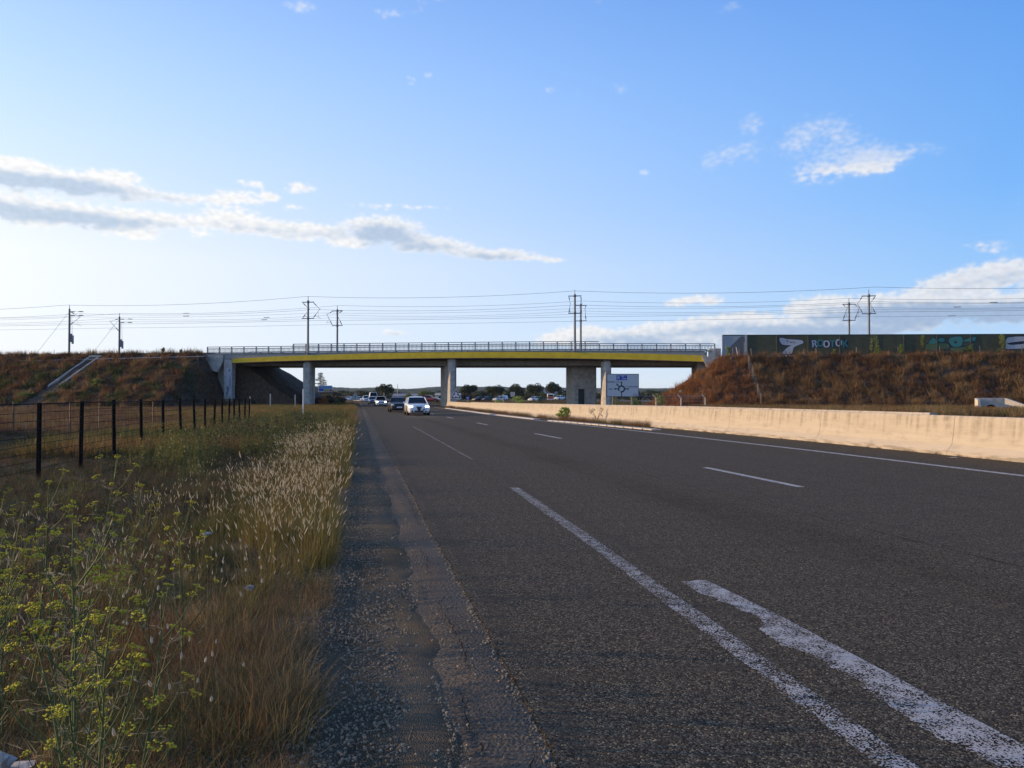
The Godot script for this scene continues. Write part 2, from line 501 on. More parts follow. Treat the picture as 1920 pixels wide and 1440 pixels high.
# ---------------------------------------------------------------- materials
func build_materials() -> void:
	patch = fnl(FastNoiseLite.TYPE_SIMPLEX_SMOOTH, 0.06, 3, 3)
	rough_n = fnl(FastNoiseLite.TYPE_SIMPLEX_SMOOTH, 0.9, 8, 3)
	# asphalt: stones of many tones set in bitumen
	var cells := fnl(FastNoiseLite.TYPE_CELLULAR, 0.17, 21)
	cells.cellular_return_type = FastNoiseLite.RETURN_CELL_VALUE
	var dist := fnl(FastNoiseLite.TYPE_CELLULAR, 0.17, 21)
	dist.cellular_return_type = FastNoiseLite.RETURN_DISTANCE
	var asph := StandardMaterial3D.new()
	asph.albedo_texture = ntex(cells, 1024, ramp([[0.0, Color(0.024, 0.020, 0.015)], [0.35, Color(0.054, 0.045, 0.033)], [0.7, Color(0.094, 0.079, 0.056)], [0.9, Color(0.15, 0.127, 0.088)], [1.0, Color(0.30, 0.26, 0.17)]]))
	asph.heightmap_enabled = true
	asph.heightmap_texture = ntex(dist, 1024)
	asph.heightmap_scale = -0.35
	asph.heightmap_flip_texture = false
	asph.roughness = 0.9
	asph.metallic_specular = 0.22
	asph.vertex_color_use_as_albedo = true
	asph.uv1_scale = Vector3.ONE / 1.7
	M.asphalt = asph
	var old := surf([[0.0, Color(0.055, 0.048, 0.040)], [0.5, Color(0.115, 0.101, 0.083)], [1.0, Color(0.21, 0.187, 0.15)]], FastNoiseLite.TYPE_SIMPLEX_SMOOTH, 0.09, 5, 4, 1024, 2.3, 0.6)
	old.vertex_color_use_as_albedo = true
	old.metallic_specular = 0.22
	old.uv1_triplanar = false
	M.old_asphalt = old
	var grav := surf([[0.0, Color(0.05, 0.040, 0.028)], [0.45, Color(0.125, 0.102, 0.072)], [0.7, Color(0.20, 0.166, 0.115)], [1.0, Color(0.40, 0.335, 0.225)]], FastNoiseLite.TYPE_SIMPLEX, 0.16, 9, 4, 1024, 1.9, 1.0)
	grav.vertex_color_use_as_albedo = true
	grav.metallic_specular = 0.22
	grav.uv1_triplanar = false
	M.gravel = grav
	var stone := mat(Color(1, 1, 1), 0.9)
	stone.vertex_color_use_as_albedo = true
	M.stone = stone
	M.soil = surf([[0.0, Color(0.035, 0.028, 0.02)], [0.5, Color(0.07, 0.055, 0.036)], [1.0, Color(0.13, 0.105, 0.065)]], FastNoiseLite.TYPE_SIMPLEX, 0.03, 4, 5, 1024, 9.0, 5.0)
	M.bank_soil = surf([[0.0, Color(0.03, 0.022, 0.016)], [0.5, Color(0.065, 0.045, 0.03)], [1.0, Color(0.12, 0.085, 0.05)]], FastNoiseLite.TYPE_SIMPLEX, 0.03, 14, 5, 512, 11.0, 14.0)
	M.concrete = surf([[0.0, Color(0.27, 0.26, 0.24)], [0.5, Color(0.39, 0.38, 0.355)], [1.0, Color(0.48, 0.47, 0.44)]], FastNoiseLite.TYPE_SIMPLEX, 0.012, 31, 5, 512, 6.0, 0.4, 0.85)
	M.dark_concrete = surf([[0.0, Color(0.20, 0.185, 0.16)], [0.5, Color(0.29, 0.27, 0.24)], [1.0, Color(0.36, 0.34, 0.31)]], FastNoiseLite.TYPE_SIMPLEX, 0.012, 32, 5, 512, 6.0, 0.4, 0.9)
	M.pale_concrete = surf([[0.0, Color(0.38, 0.35, 0.30)], [0.5, Color(0.50, 0.47, 0.41)], [1.0, Color(0.58, 0.55, 0.49)]], FastNoiseLite.TYPE_SIMPLEX, 0.02, 33, 5, 512, 3.0, 0.3, 0.85)
	# the barrier: cast concrete with rain streaks down its face
	M.barrier = barrier_mat()
	M.white_paint = paint_mat(0.14, 41, 0.36)
	M.worn_paint = paint_mat(0.34, 42, 0.31)
	M.yellow = surf([[0.0, Color(0.50, 0.35, 0.010)], [0.5, Color(0.64, 0.46, 0.012)], [1.0, Color(0.70, 0.52, 0.02)]], FastNoiseLite.TYPE_SIMPLEX, 0.02, 34, 4, 256, 9.0, 0.0, 0.55)
	M.flange = mat(Color(0.14, 0.075, 0.045), 0.6)
	M.cornice = surf([[0.0, Color(0.19, 0.205, 0.21)], [0.5, Color(0.25, 0.265, 0.27)], [1.0, Color(0.30, 0.31, 0.31)]], FastNoiseLite.TYPE_SIMPLEX, 0.03, 35, 4, 256, 4.0, 0.0, 0.75)
	M.steel_blue = mat(Color(0.10, 0.14, 0.19), 0.45, 0.3)
	M.galv = mat(Color(0.30, 0.33, 0.37), 0.5, 0.4)
	M.mast = mat(Color(0.13, 0.165, 0.21), 0.5, 0.3)
	M.wire = mat(Color(0.06, 0.07, 0.085), 0.5, 0.5)
	M.insulator = mat(Color(0.10, 0.075, 0.06), 0.35)
	M.black_post = mat(Color(0.010, 0.010, 0.011), 0.9)
	M.black_post.metallic_specular = 0.15
	M.dark_wire = mat(Color(0.022, 0.023, 0.024), 0.9)
	M.dark_wire.metallic_specular = 0.2
	M.scrap = mat(Color(0.46, 0.46, 0.45), 0.7)
	M.wood = surf([[0.0, Color(0.16, 0.14, 0.11)], [1.0, Color(0.3, 0.26, 0.2)]], FastNoiseLite.TYPE_SIMPLEX, 0.02, 51, 3, 256, 1.0, 0.2)
	M.green_panel = surf([[0.0, Color(0.042, 0.048, 0.030)], [0.5, Color(0.055, 0.062, 0.038)], [1.0, Color(0.075, 0.082, 0.05)]], FastNoiseLite.TYPE_SIMPLEX, 0.02, 61, 4, 256, 5.0, 0.3, 0.8)
	M.green_post = mat(Color(0.022, 0.036, 0.032), 0.6)
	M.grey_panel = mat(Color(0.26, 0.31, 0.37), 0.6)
	M.sign_white = mat(Color(0.46, 0.49, 0.53), 0.4)
	M.sign_rim = mat(Color(0.10, 0.012, 0.012), 0.5)  # red with its backlit darkness put into the colour
	M.sign_back = mat(Color(0.30, 0.32, 0.33), 0.45, 0.5)
	M.sign_blue = mat(Color(0.012, 0.06, 0.34), 0.4)
	M.sign_dark = mat(Color(0.008, 0.012, 0.03), 0.5)
	M.sign_red = mat(Color(0.50, 0.03, 0.02), 0.45)
	M.white = mat(Color(0.75, 0.75, 0.74), 0.5)
	M.tyre = mat(Color(0.012, 0.012, 0.013), 0.85)
	M.rim = mat(Color(0.45, 0.46, 0.48), 0.3, 0.8)
	M.bitumen = mat(Color(0.03, 0.027, 0.023), 1.0)
	M.bitumen.metallic_specular = 0.1
	M.black = mat(Color(0.008, 0.008, 0.009), 0.5)
	M.car_glass = mat(Color(0.012, 0.015, 0.02), 0.06)
	M.car_glass.metallic_specular = 0.35
	for c in [["car_white", Color(0.72, 0.73, 0.75)], ["car_black", Color(0.010, 0.010, 0.014)], ["car_silver", Color(0.42, 0.44, 0.47)], ["car_red", Color(0.22, 0.018, 0.015)], ["car_blue", Color(0.04, 0.08, 0.20)], ["car_grey", Color(0.11, 0.11, 0.13)], ["truck_red", Color(0.42, 0.07, 0.04)]]:
		var m := mat(c[1], 0.3)
		m.clearcoat_enabled = c[0] != "car_black"
		m.clearcoat = 1.0
		m.clearcoat_roughness = 0.05
		M[c[0]] = m
	var lamp := mat(Color(0.9, 0.9, 0.9), 0.2)
	lamp.emission_enabled = true
	lamp.emission = Color(1.0, 0.97, 0.9)
	lamp.emission_energy_multiplier = 6.0
	M.lamp_lit = lamp
	M.lamp_clear = mat(Color(0.55, 0.57, 0.6), 0.15)
	# plants: one material for each kind of blade, tinted per clump
	for k in [["blade", 0.7, 0.7], ["leaf", 0.6, 0.6], ["needle", 0.12, 0.8]]:
		var g := mat(Color(1, 1, 1), k[2])
		g.vertex_color_use_as_albedo = true
		g.backlight_enabled = true
		g.backlight = Color(k[1], k[1], k[1]).linear_to_srgb()
		M[k[0]] = g
	M.seed = mat(Color(0.47, 0.40, 0.26), 0.9)
	M.seed.backlight_enabled = true
	M.seed.backlight = lin(0.75, 0.72, 0.65)
	M.fluff = mat(Color(0.48, 0.44, 0.35), 0.95)
	M.fluff.backlight_enabled = true
	M.fluff.backlight = lin(0.45, 0.42, 0.35)
	M.fennel_stem = mat(Color(0.075, 0.105, 0.030), 0.7)
	M.fennel_leaf = mat(Color(0.035, 0.062, 0.018), 0.7)
	M.fennel_leaf.backlight_enabled = true
	M.fennel_leaf.backlight = lin(0.3, 0.3, 0.3)
	M.fennel_flower = mat(Color(0.44, 0.385, 0.02), 0.8)
	M.bark = mat(Color(0.07, 0.055, 0.042), 0.95)
	M.forest = surf([[0.0, Color(0.012, 0.024, 0.012)], [0.5, Color(0.024, 0.044, 0.020)], [1.0, Color(0.05, 0.072, 0.03)]], FastNoiseLite.TYPE_SIMPLEX, 0.05, 81, 4, 512, 120.0, 0.0)
	M.tag_black = mat(Color(0.01, 0.01, 0.012), 0.7)
	M.spray_white = mat(Color(0.38, 0.42, 0.48), 0.7)
	M.spray_navy = mat(Color(0.012, 0.018, 0.04), 0.7)
	M.spray_teal = mat(Color(0.035, 0.19, 0.18), 0.7)
	M.spray_green = mat(Color(0.075, 0.13, 0.06), 0.7)

func barrier_mat() -> StandardMaterial3D:
	var a := fnl(FastNoiseLite.TYPE_SIMPLEX_SMOOTH, 0.02, 71, 5)
	var im := Image.create(1024, 256, false, Image.FORMAT_RGB8)
	for x in 1024:
		var th := TAU * x / 1024.0   # wraps along the wall
		var px := cos(th) * 163.0
		var pz := sin(th) * 163.0
		var run := clampf(a.get_noise_2d(px * 9.0, pz * 9.0) * 1.6 + 0.25, 0.0, 1.0)
		var reach := 0.35 + 0.6 * clampf(a.get_noise_2d(px * 4.0 + 700.0, pz * 4.0) + 0.4, 0.0, 1.0)
		for y in 256:
			var vy := y / 255.0
			var f := a.get_noise_3d(px, y * 1.3, pz) * 0.5 + a.get_noise_3d(px * 7.0, y * 6.0, pz * 7.0) * 0.25
			var streak := run * smoothstep(reach, reach * 0.3, vy) * (0.6 + 0.5 * a.get_noise_2d(x * 5.0, y * 1.2))
			var c := Color(0.36, 0.325, 0.268).lerp(Color(0.44, 0.405, 0.342), clampf(0.5 + f, 0.0, 1.0))
			c = c.lerp(Color(0.17, 0.152, 0.122), clampf(streak * 0.8 + 0.5 * maxf(0.0, a.get_noise_3d(px * 3.0, y * 0.6 + 500.0, pz * 3.0) - 0.12), 0.0, 0.85))
			if vy > 0.9:   # tyre scuffs and grime along the foot
				c = c.lerp(Color(0.12, 0.105, 0.085), clampf(0.2 + a.get_noise_2d(x * 2.0, y * 2.0 + 90.0) * 1.0, 0.0, 0.5))
			im.set_pixel(x, y, c.linear_to_srgb())
	var m := StandardMaterial3D.new()
	m.albedo_texture = ImageTexture.create_from_image(im)
	m.roughness = 0.9
	return m

func paint_mat(wear: float, sd: int, tone: float) -> StandardMaterial3D:
	var a := fnl(FastNoiseLite.TYPE_CELLULAR, 0.30, sd)
	a.cellular_return_type = FastNoiseLite.RETURN_CELL_VALUE
	var b := fnl(FastNoiseLite.TYPE_SIMPLEX_SMOOTH, 0.012, sd + 1, 4)
	var im := Image.create(768, 768, false, Image.FORMAT_RGBA8)
	for y in 768:
		for x in 768:
			var q := a.get_noise_2d(x, y) * 0.5 + 0.5
			var k := b.get_noise_2d(x, y) * 0.9
			var al := clampf(0.5 + (q - wear) * 1.0 + k * 0.45, 0.0, 1.0)
			var s := tone + 0.10 * k + 0.08 * q
			im.set_pixel(x, y, Color(Color(s, s * 0.985, s * 0.95).linear_to_srgb(), al))
	var m := StandardMaterial3D.new()
	m.albedo_texture = ImageTexture.create_from_image(im)
	m.roughness = 0.75
	m.transparency = BaseMaterial3D.TRANSPARENCY_ALPHA_SCISSOR
	m.alpha_scissor_threshold = 0.5
	m.vertex_color_use_as_albedo = true
	return tri_mat(m, 1.6)

# ---------------------------------------------------------------- ground, road and barrier
func edge_x(z: float) -> float:   # the broken left edge of the asphalt layer
	return 0.81 + rough_n.get_noise_2d(z * 6.0, 7.0) * 0.02 + rough_n.get_noise_2d(z * 22.0, 77.0) * 0.012 + patch.get_noise_2d(z * 3.0, 50.0) * 0.02

func z_rows(near: float, far: float, d0: float, grow: float, most: float) -> PackedFloat32Array:
	var r := PackedFloat32Array()
	var z := near
	var d := d0
	while z > far:
		r.append(z)
		z -= d
		if z < -3.0:
			d = minf(d * grow, most)
	r.append(far)
	return r

func road_tint(p: Vector3) -> Color:
	var ll := along(LANE_LINE, p.z)
	var k := 1.22
	var warm := 0.0
	# traffic: rubber and oil down the middle of the lane, polished wheel tracks beside it
	var lane := clampf((p.x - 2.8) / maxf(ll - 2.8, 0.1), -0.5, 2.2)
	k -= 0.36 * exp(-pow((lane - 0.42) / 0.20, 2.0))
	k += 0.05 * exp(-pow((lane - 0.85) / 0.12, 2.0))
	k += 0.16 * smoothstep(0.95, 1.1, lane)
	k -= 0.10 * exp(-pow((lane - 1.52) / 0.2, 2.0))
	warm = smoothstep(0.9, 1.2, lane) * 0.07
	if p.x < 2.7:
		warm = 0.05
	k += patch.get_noise_2d(p.x * 14.0, p.z * 2.4) * 0.2 + patch.get_noise_2d(p.x * 30.0 + 90.0, p.z * 30.0) * 0.07 + rough_n.get_noise_2d(p.x * 4.0, p.z * 0.25) * 0.05
	return Color(k * (1.02 + warm), k, k * (0.95 - warm * 0.6))

func build_ground() -> void:
	var g := MB.new()
	g.quad(Vector3(-7000, -0.12, 7000), Vector3(7000, -0.12, 7000), Vector3(7000, -0.12, -7000), Vector3(-7000, -0.12, -7000))
	struct("ground", g.done(), M.soil)
	# the rough field and verge on the left, and the land beyond the barrier
	var f := MB.new()
	f.grid(120, 150, func(a: int, b: int):
		var x := -75.0 + a * (75.0 + 0.3) / 120.0
		var z := 8.0 - b * 1.05
		return Vector3(x, field_h(x, z) if x < -0.4 else -0.075, z))
	struct("field", f.done(), M.soil)
	# the gravel verge
	var rows := z_rows(4.0, -130.0, 0.05, 1.015, 1.2)
	var gm := MB.new()
	var xs := 34
	gm.grid(xs, rows.size() - 1, func(a: int, b: int):
		var x := -1.35 + a * (0.62 + 1.35) / xs
		var z := rows[b]
		var h := -0.045 + rough_n.get_noise_2d(x * 5.0, z * 3.0) * 0.012 + patch.get_noise_2d(x * 16.0, z * 5.0) * 0.016 - 0.03 * smoothstep(-0.6, -1.3, x) + 0.012 * smoothstep(0.1, 0.3, x) - 0.026 * smoothstep(0.34, 0.56, x + patch.get_noise_2d(z * 7.0, 61.0) * 0.13 + rough_n.get_noise_2d(z * 2.5, x * 3.0) * 0.10)
		h -= 0.018 * exp(-pow((x + 0.02 + patch.get_noise_2d(z * 3.0, 4.0) * 0.1) / 0.07, 2.0))
		return Vector3(x, h, z),
		func(p: Vector3):
			var k: float = 0.80 + patch.get_noise_2d(p.x * 22.0, p.z * 9.0) * 0.3
			var d: float = clampf(rough_n.get_noise_2d(p.x * 1.1, p.z * 0.6) * 1.2 + 0.1, 0.0, 1.0)
			return Color(k * (1.0 + 0.06 * d), k, k * (1.0 - 0.16 * d)))
	struct("gravel_verge", gm.done(), M.gravel)
	# the strip of older cracked asphalt beside it
	var om := MB.new()
	om.grid(10, rows.size() - 1, func(a: int, b: int):
		var z := rows[b]
		var left := 0.30
		var x := lerpf(left, 0.93, a / 10.0)
		return Vector3(x, lerpf(-0.055, -0.013, smoothstep(0.0, 0.6, a / 10.0)) + rough_n.get_noise_2d(x * 4.0, z * 2.0) * 0.005 + patch.get_noise_2d(x * 9.0, z * 2.5) * 0.006, z),
		func(p: Vector3):
			var k: float = 0.86 + patch.get_noise_2d(p.x * 20.0, p.z * 8.0) * 0.22
			return Color(k, k * 0.985, k * 0.96))
	struct("old_asphalt_strip", om.done(), M.old_asphalt)
	# the carriageway
	var rz := z_rows(8.0, -330.0, 0.045, 1.012, 2.0)
	var rm := MB.new()
	var nx := 58
	rm.grid(nx, rz.size() - 1, func(a: int, b: int):
		var z := rz[b]
		var e := edge_x(z)
		var x := lerpf(e, barrier_x(z) + 0.3, pow(a / float(nx), 1.15))
		return Vector3(x, 0.0, z), road_tint)
	for b in rz.size() - 1:   # the chipped side of the top layer
		var z0 := rz[b]
		var z1 := rz[b + 1]
		rm.col = Color(0.5, 0.5, 0.5) * clampf(0.75 + rough_n.get_noise_2d(z0 * 16.0, 5.0) * 0.9, 0.3, 1.3)
		var s0 := rm.v.size()
		rm.quad(Vector3(edge_x(z1) - 0.022, -0.05, z1), Vector3(edge_x(z0) - 0.022, -0.05, z0), Vector3(edge_x(z0), 0, z0), Vector3(edge_x(z1), 0, z1))
		for e in 4:
			rm.u[s0 + e] = Vector2(rm.v[s0 + e].x + rm.v[s0 + e].y, rm.v[s0 + e].z)
	rm.col = Color.WHITE
	var road := struct("road", rm.done(), M.asphalt)
	# painted lines
	broad_dash(road)
	strip(road, "edge_dash", [[-18.9, 2.66], [-40.5, 2.66]], 0.16, M.worn_paint, 0.35, 0.62)
	strip(road, "worn_line", [[-1.6, 2.08], [-3.17, 2.16], [-3.99, 2.2], [-5.36, 2.26], [-8.15, 2.37], [-12.9, 2.51]], 0.17, M.worn_paint, 0.30, 0.38)
	strip(road, "edge_line", RIGHT_LINE, 0.2, M.white_paint, 0.0, 0.0)
	for d in [[-12.1, -15.8], [-27.6, -31.4], [-41.4, -44.6], [-54.0, -57.5], [-67.0, -70.0], [-80.0, -83.0], [-93.0, -96.0], [-119.0, -122.0], [-132.0, -135.0]]:
		strip(road, "lane_dash", [[d[0], along(LANE_LINE, d[0])], [d[1], along(LANE_LINE, d[1])]], 0.15, M.white_paint, 0.0, 0.05)
	strip(road, "faint_dash", [[-9.5, 1.45], [-9.5 - 7.0, 1.3]], 0.10, M.worn_paint, 0.62, 0.62)
	# cracks sealed with bitumen and open cracks in the old strip
	for c in [[[-7.6, 9.6], [-9.7, 9.2], [-12.5, 8.75], [-17.5, 8.5], [-24.0, 8.1]], [[-5.6, 5.75], [-8.5, 5.6], [-12.8, 5.45], [-20.0, 5.3]]]:
		crack(road, "crack", c, 0.012, 0.003)
	for c in [[[-4.35, 0.60], [-4.75, 0.63], [-5.3, 0.60], [-5.9, 0.58]], [[-3.35, 0.52], [-3.7, 0.50], [-4.1, 0.52]], [[-4.02, 0.50], [-4.08, 0.62], [-4.06, 0.76]], [[-6.8, 0.58], [-7.3, 0.62], [-8.0, 0.6]], [[-9.4, 0.7], [-11.6, 0.72], [-14.0, 0.66]], [[-5.1, 0.62], [-5.2, 0.72]], [[-3.05, 0.66], [-3.35, 0.74]]]:
		crack(road, "crack", c, 0.0045, -0.005)
	# the other carriageway
	var o := MB.new()
	o.grid(10, 60, func(a: int, b: int): return Vector3(15.8 + a * 1.25 + (barrier_x(8.0 - b * 6.0) - 14.78), -0.02, 8.0 - b * 6.0), func(_p): return Color(0.95, 0.95, 0.95))
	struct("far_carriageway", o.done(), M.asphalt)
	build_barrier("concrete_barrier", "long cast concrete barrier lit by low sun along the right side of the road", 0.0, -0.4, 1.0)
	build_barrier("concrete_barrier", "second concrete barrier showing only its pale top behind the first one", 1.25, -20.5, 1.02)
	# flat kerb slabs along the foot of the barrier
	var slab_mesh := []
	for k in 4:
		var s := MB.new()
		s.bbox(Vector3.ZERO, Vector3(0.46, 0.06, 0.96 + 0.01 * k), 0.012)
		slab_mesh.append(s.done())
	var kerb := thing("kerb", "row of pale flat kerb slabs between the white line and the weeds at the barrier", "kerb")
	var z := -34.0
	var q := 0
	while z > -100.0:
		if not (z < -47.0 and z > -50.5):
			var x := along(RIGHT_LINE, z) + lerpf(1.15, 0.5, clampf((-34.0 - z) / 14.0, 0.0, 1.0))
			part(kerb, "slab", slab_mesh[q % 4], M.pale_concrete, Transform3D(Basis(Vector3.UP, atan2(along(RIGHT_LINE, z - 0.5) - along(RIGHT_LINE, z + 0.5), -1.0) + PI), Vector3(x, 0.012 + R(0, 0.012), z)))
		q += 1
		z -= 1.0
	# hand-sized and smaller stones
	var rocks := []
	for k in 3:
		rocks.append(rock(k))
	for k in 3:
		var o2 := scatter("gravel_stones", rocks[k], 24000, func(_i):
			var zz := -2.4 - pow(R(0, 1), 1.7) * 15.0
			var x := R(-0.75, 0.78)
			if _i % 26 == 0:   # crumbs broken off the edge of the asphalt
				x = edge_x(zz) - absf(rng.randfn()) * 0.025 - 0.004
			var clumpy := patch.get_noise_2d(x * 24.0, zz * 10.0)
			if _i % 26 and (x > 0.40 + patch.get_noise_2d(zz * 7.0, 61.0) * 0.15 and R(0, 1) < 0.9 or clumpy < R(-0.7, 0.2) - 0.1):
				return null
			var s := 0.0026 + pow(R(0, 1), 5.0) * 0.0095
			var t := R(0.7, 1.25)
			var y := -0.038 if x < 0.40 else -0.012
			return [Transform3D(Basis.from_euler(Vector3(R(0, TAU), R(0, TAU), 0)).scaled(Vector3.ONE * s), Vector3(x, y + s * 0.3 - 0.03 * smoothstep(-0.6, -1.3, x), zz)), Color(0.24 * t, 0.198 * t, 0.142 * t)])
		o2.material_override = M.stone
		if k == 0:
			tag(o2, "loose pale gravel stones strewn over the verge beside the asphalt", "gravel")
		else:
			tag(o2, ["", "smaller angular gravel grains between the loose stones of the verge", "rounded gravel grains along the broken edge of the asphalt"][k], "gravel")

func rock(sd: int) -> ArrayMesh:
	var b := MB.new()
	var t := (1.0 + sqrt(5.0)) / 2.0
	var p := [Vector3(-1, t, 0), Vector3(1, t, 0), Vector3(-1, -t, 0), Vector3(1, -t, 0), Vector3(0, -1, t), Vector3(0, 1, t), Vector3(0, -1, -t), Vector3(0, 1, -t), Vector3(t, 0, -1), Vector3(t, 0, 1), Vector3(-t, 0, -1), Vector3(-t, 0, 1)]
	var r := RandomNumberGenerator.new()
	r.seed = sd + 5
	for k in 12:
		p[k] = (p[k] as Vector3).normalized() * r.randf_range(0.7, 1.15) * Vector3(1.0, 0.72, 0.85)
	for f in [[0, 11, 5], [0, 5, 1], [0, 1, 7], [0, 7, 10], [0, 10, 11], [1, 5, 9], [5, 11, 4], [11, 10, 2], [10, 7, 6], [7, 1, 8], [3, 9, 4], [3, 4, 2], [3, 2, 6], [3, 6, 8], [3, 8, 9], [4, 9, 5], [2, 4, 11], [6, 2, 10], [8, 6, 7], [9, 8, 1]]:
		b.to(p[f[0]], p[f[1]], p[f[2]], Vector3.ZERO)
	return b.done()

func strip(parent: Node, called: String, path: Array, width: float, m: Material, worn_mid: float, worn_side: float) -> void:
	# a painted line lying on the road; where the paint has worn off the asphalt shows through
	var b := MB.new()
	b.tinted = true
	var zs := PackedFloat32Array()
	var z: float = path[0][0]
	var end: float = path[-1][0]
	while z > end:
		zs.append(z)
		z -= 0.12 if z > -10.0 else (0.5 if z > -40.0 else 2.0)
	zs.append(end)
	var cols := [-1.0, -0.78, -0.4, 0.0, 0.4, 0.78, 1.0]
	for k in zs.size():
		var x := along(path, zs[k])
		for j in cols.size():
			var side := absf(cols[j])
			var keep := 1.0 - lerpf(worn_mid, worn_side, side) - 0.12 * rough_n.get_noise_2d(zs[k] * 2.2, cols[j] * 1.4 + x * 9.0) * float(worn_side > 0.0)
			if worn_side > 0.0 and side > 0.9:
				keep -= 0.16
			b.col = Color(1, 1, 1, clampf(keep, 0.0, 1.0))
			b.vert(Vector3(x + cols[j] * width * 0.5, 0.004, zs[k]), Vector3.UP)
	var w := cols.size()
	for k in zs.size() - 1:
		for j in w - 1:
			var a := k * w + j
			b.i.append_array([a, a + w, a + 1, a + 1, a + w, a + w + 1])
	part(parent, called, b.done(), m)

func broad_dash(road: Node) -> void:   # the patchy repainted dash: a clean right edge, a broken left one
	var left := [[-2.0, 2.42], [-2.6, 2.47], [-3.4, 2.52], [-3.9, 2.56], [-4.25, 2.59], [-4.45, 2.50], [-4.8, 2.54], [-5.0, 2.63], [-5.42, 2.635], [-5.48, 2.56], [-5.55, 2.62], [-5.72, 2.55], [-6.15, 2.57]]
	var right := [[-2.0, 2.79], [-3.0, 2.81], [-4.9, 2.83], [-6.15, 2.79]]
	var b := MB.new()
	b.tinted = true
	var n := 140
	for k in n + 1:
		var z := lerpf(-1.9, -6.15 + 0.03 * float(k == n), k / float(n))
		var l := along(left, z) + rough_n.get_noise_2d(z * 14.0, 44.0) * 0.022
		var r := along(right, z)
		for j in 9:
			var f := j / 8.0
			var keep := 1.0 - 0.34 * smoothstep(0.35, 0.0, f) - 0.14 * smoothstep(0.85, 1.0, f) + 0.55 * patch.get_noise_2d(z * 16.0, f * 9.0 + 80.0)
			b.col = Color(1, 1, 1, clampf(keep, 0.0, 1.0))
			b.vert(Vector3(lerpf(l, r, f), 0.004, z + 0.02 * sin(f * 7.0) * float(k == n)), Vector3.UP)
	for k in n:
		for j in 8:
			var a := k * 9 + j
			b.i.append_array([a, a + 9, a + 1, a + 1, a + 9, a + 10])
	part(road, "edge_dash", b.done(), M.worn_paint)

func crack(parent: Node, called: String, path: Array, width: float, y: float) -> void:
	var b := MB.new()
	var z: float = path[0][0]
	var step: float = maxf(0.035, (path[0][0] - path[-1][0]) / 90.0)
	var last := Vector3.ZERO
	var lw := 0.0
	while z > path[-1][0]:
		var x := along(path, z) + rough_n.get_noise_2d(z * 9.0, width * 900.0) * 0.03
		var p := Vector3(x, y, z)
		var w := width * clampf(0.5 + rough_n.get_noise_2d(z * 14.0, 3.0), 0.12, 1.0)
		if last != Vector3.ZERO:
			b.quad(last + Vector3(-lw, 0, 0), last + Vector3(lw, 0, 0), p + Vector3(w, 0, 0), p + Vector3(-w, 0, 0))
		last = p
		lw = w
		z -= step
	part(parent, called, b.done(), M.bitumen)

func build_barrier(called: String, label: String, off: float, z_from: float, hk: float) -> void:
	# profile: a steep foot, a sloping face, a rounded top
	var t := thing(called, label, "barrier")
	var z := 6.0 if off == 0.0 else z_from
	var end := -111.0 if off == 0.0 else -96.0
	var k := 0
	while z > end:
		var ln := 6.0
		var b := MB.new()
		for j in 6:
			var z0 := z - j * 1.0
			var z1 := z0 - 1.0 + (0.012 if j == 5 else 0.0)
			var prof := []
			for zz in [z0, z1]:
				var x := barrier_x(zz) + off
				var h := hk * (1.0 if zz > -36.0 else lerpf(1.0, 0.76, clampf((-36.0 - zz) / 60.0, 0.0, 1.0)))
				prof.append([Vector3(x, -0.02, zz), Vector3(x, 0.075 * h, zz), Vector3(x + 0.15, 0.26 * h, zz), Vector3(x + 0.20, 0.5 * h, zz), Vector3(x + 0.245, 0.955 * h, zz), Vector3(x + 0.275, h, zz), Vector3(x + 0.47, h, zz), Vector3(x + 0.50, 0.955 * h, zz), Vector3(x + 0.59, 0.26 * h, zz), Vector3(x + 0.74, 0.075 * h, zz), Vector3(x + 0.74, -0.02, zz)])
			for q in 10:
				var s := b.v.size()
				b.quad(prof[1][q], prof[0][q], prof[0][q + 1], prof[1][q + 1])
				var va: float = [1.0, 0.94, 0.76, 0.5, 0.06, 0.02, 0.0, 0.04, 0.75, 0.94, 1.0][q]
				var vb: float = [1.0, 0.94, 0.76, 0.5, 0.06, 0.02, 0.0, 0.04, 0.75, 0.94, 1.0][q + 1]
				var u0 := z0 / 37.0
				var u1 := z1 / 37.0
				b.u[s] = Vector2(u1, va); b.u[s + 1] = Vector2(u0, va); b.u[s + 2] = Vector2(u0, vb); b.u[s + 3] = Vector2(u1, vb)
			if j == 0 or j == 5:
				var e: Array = prof[0 if j == 0 else 1]
				var mid := Vector3(e[0].x + 0.37, 0.3, e[0].z + (-1.0 if j == 0 else 1.0))
				for q in 5:
					b.qo(e[q], e[q + 1], e[9 - q], e[10 - q], mid)
		part(t, "segment", b.done(), M.barrier)
		z -= ln
		k += 1

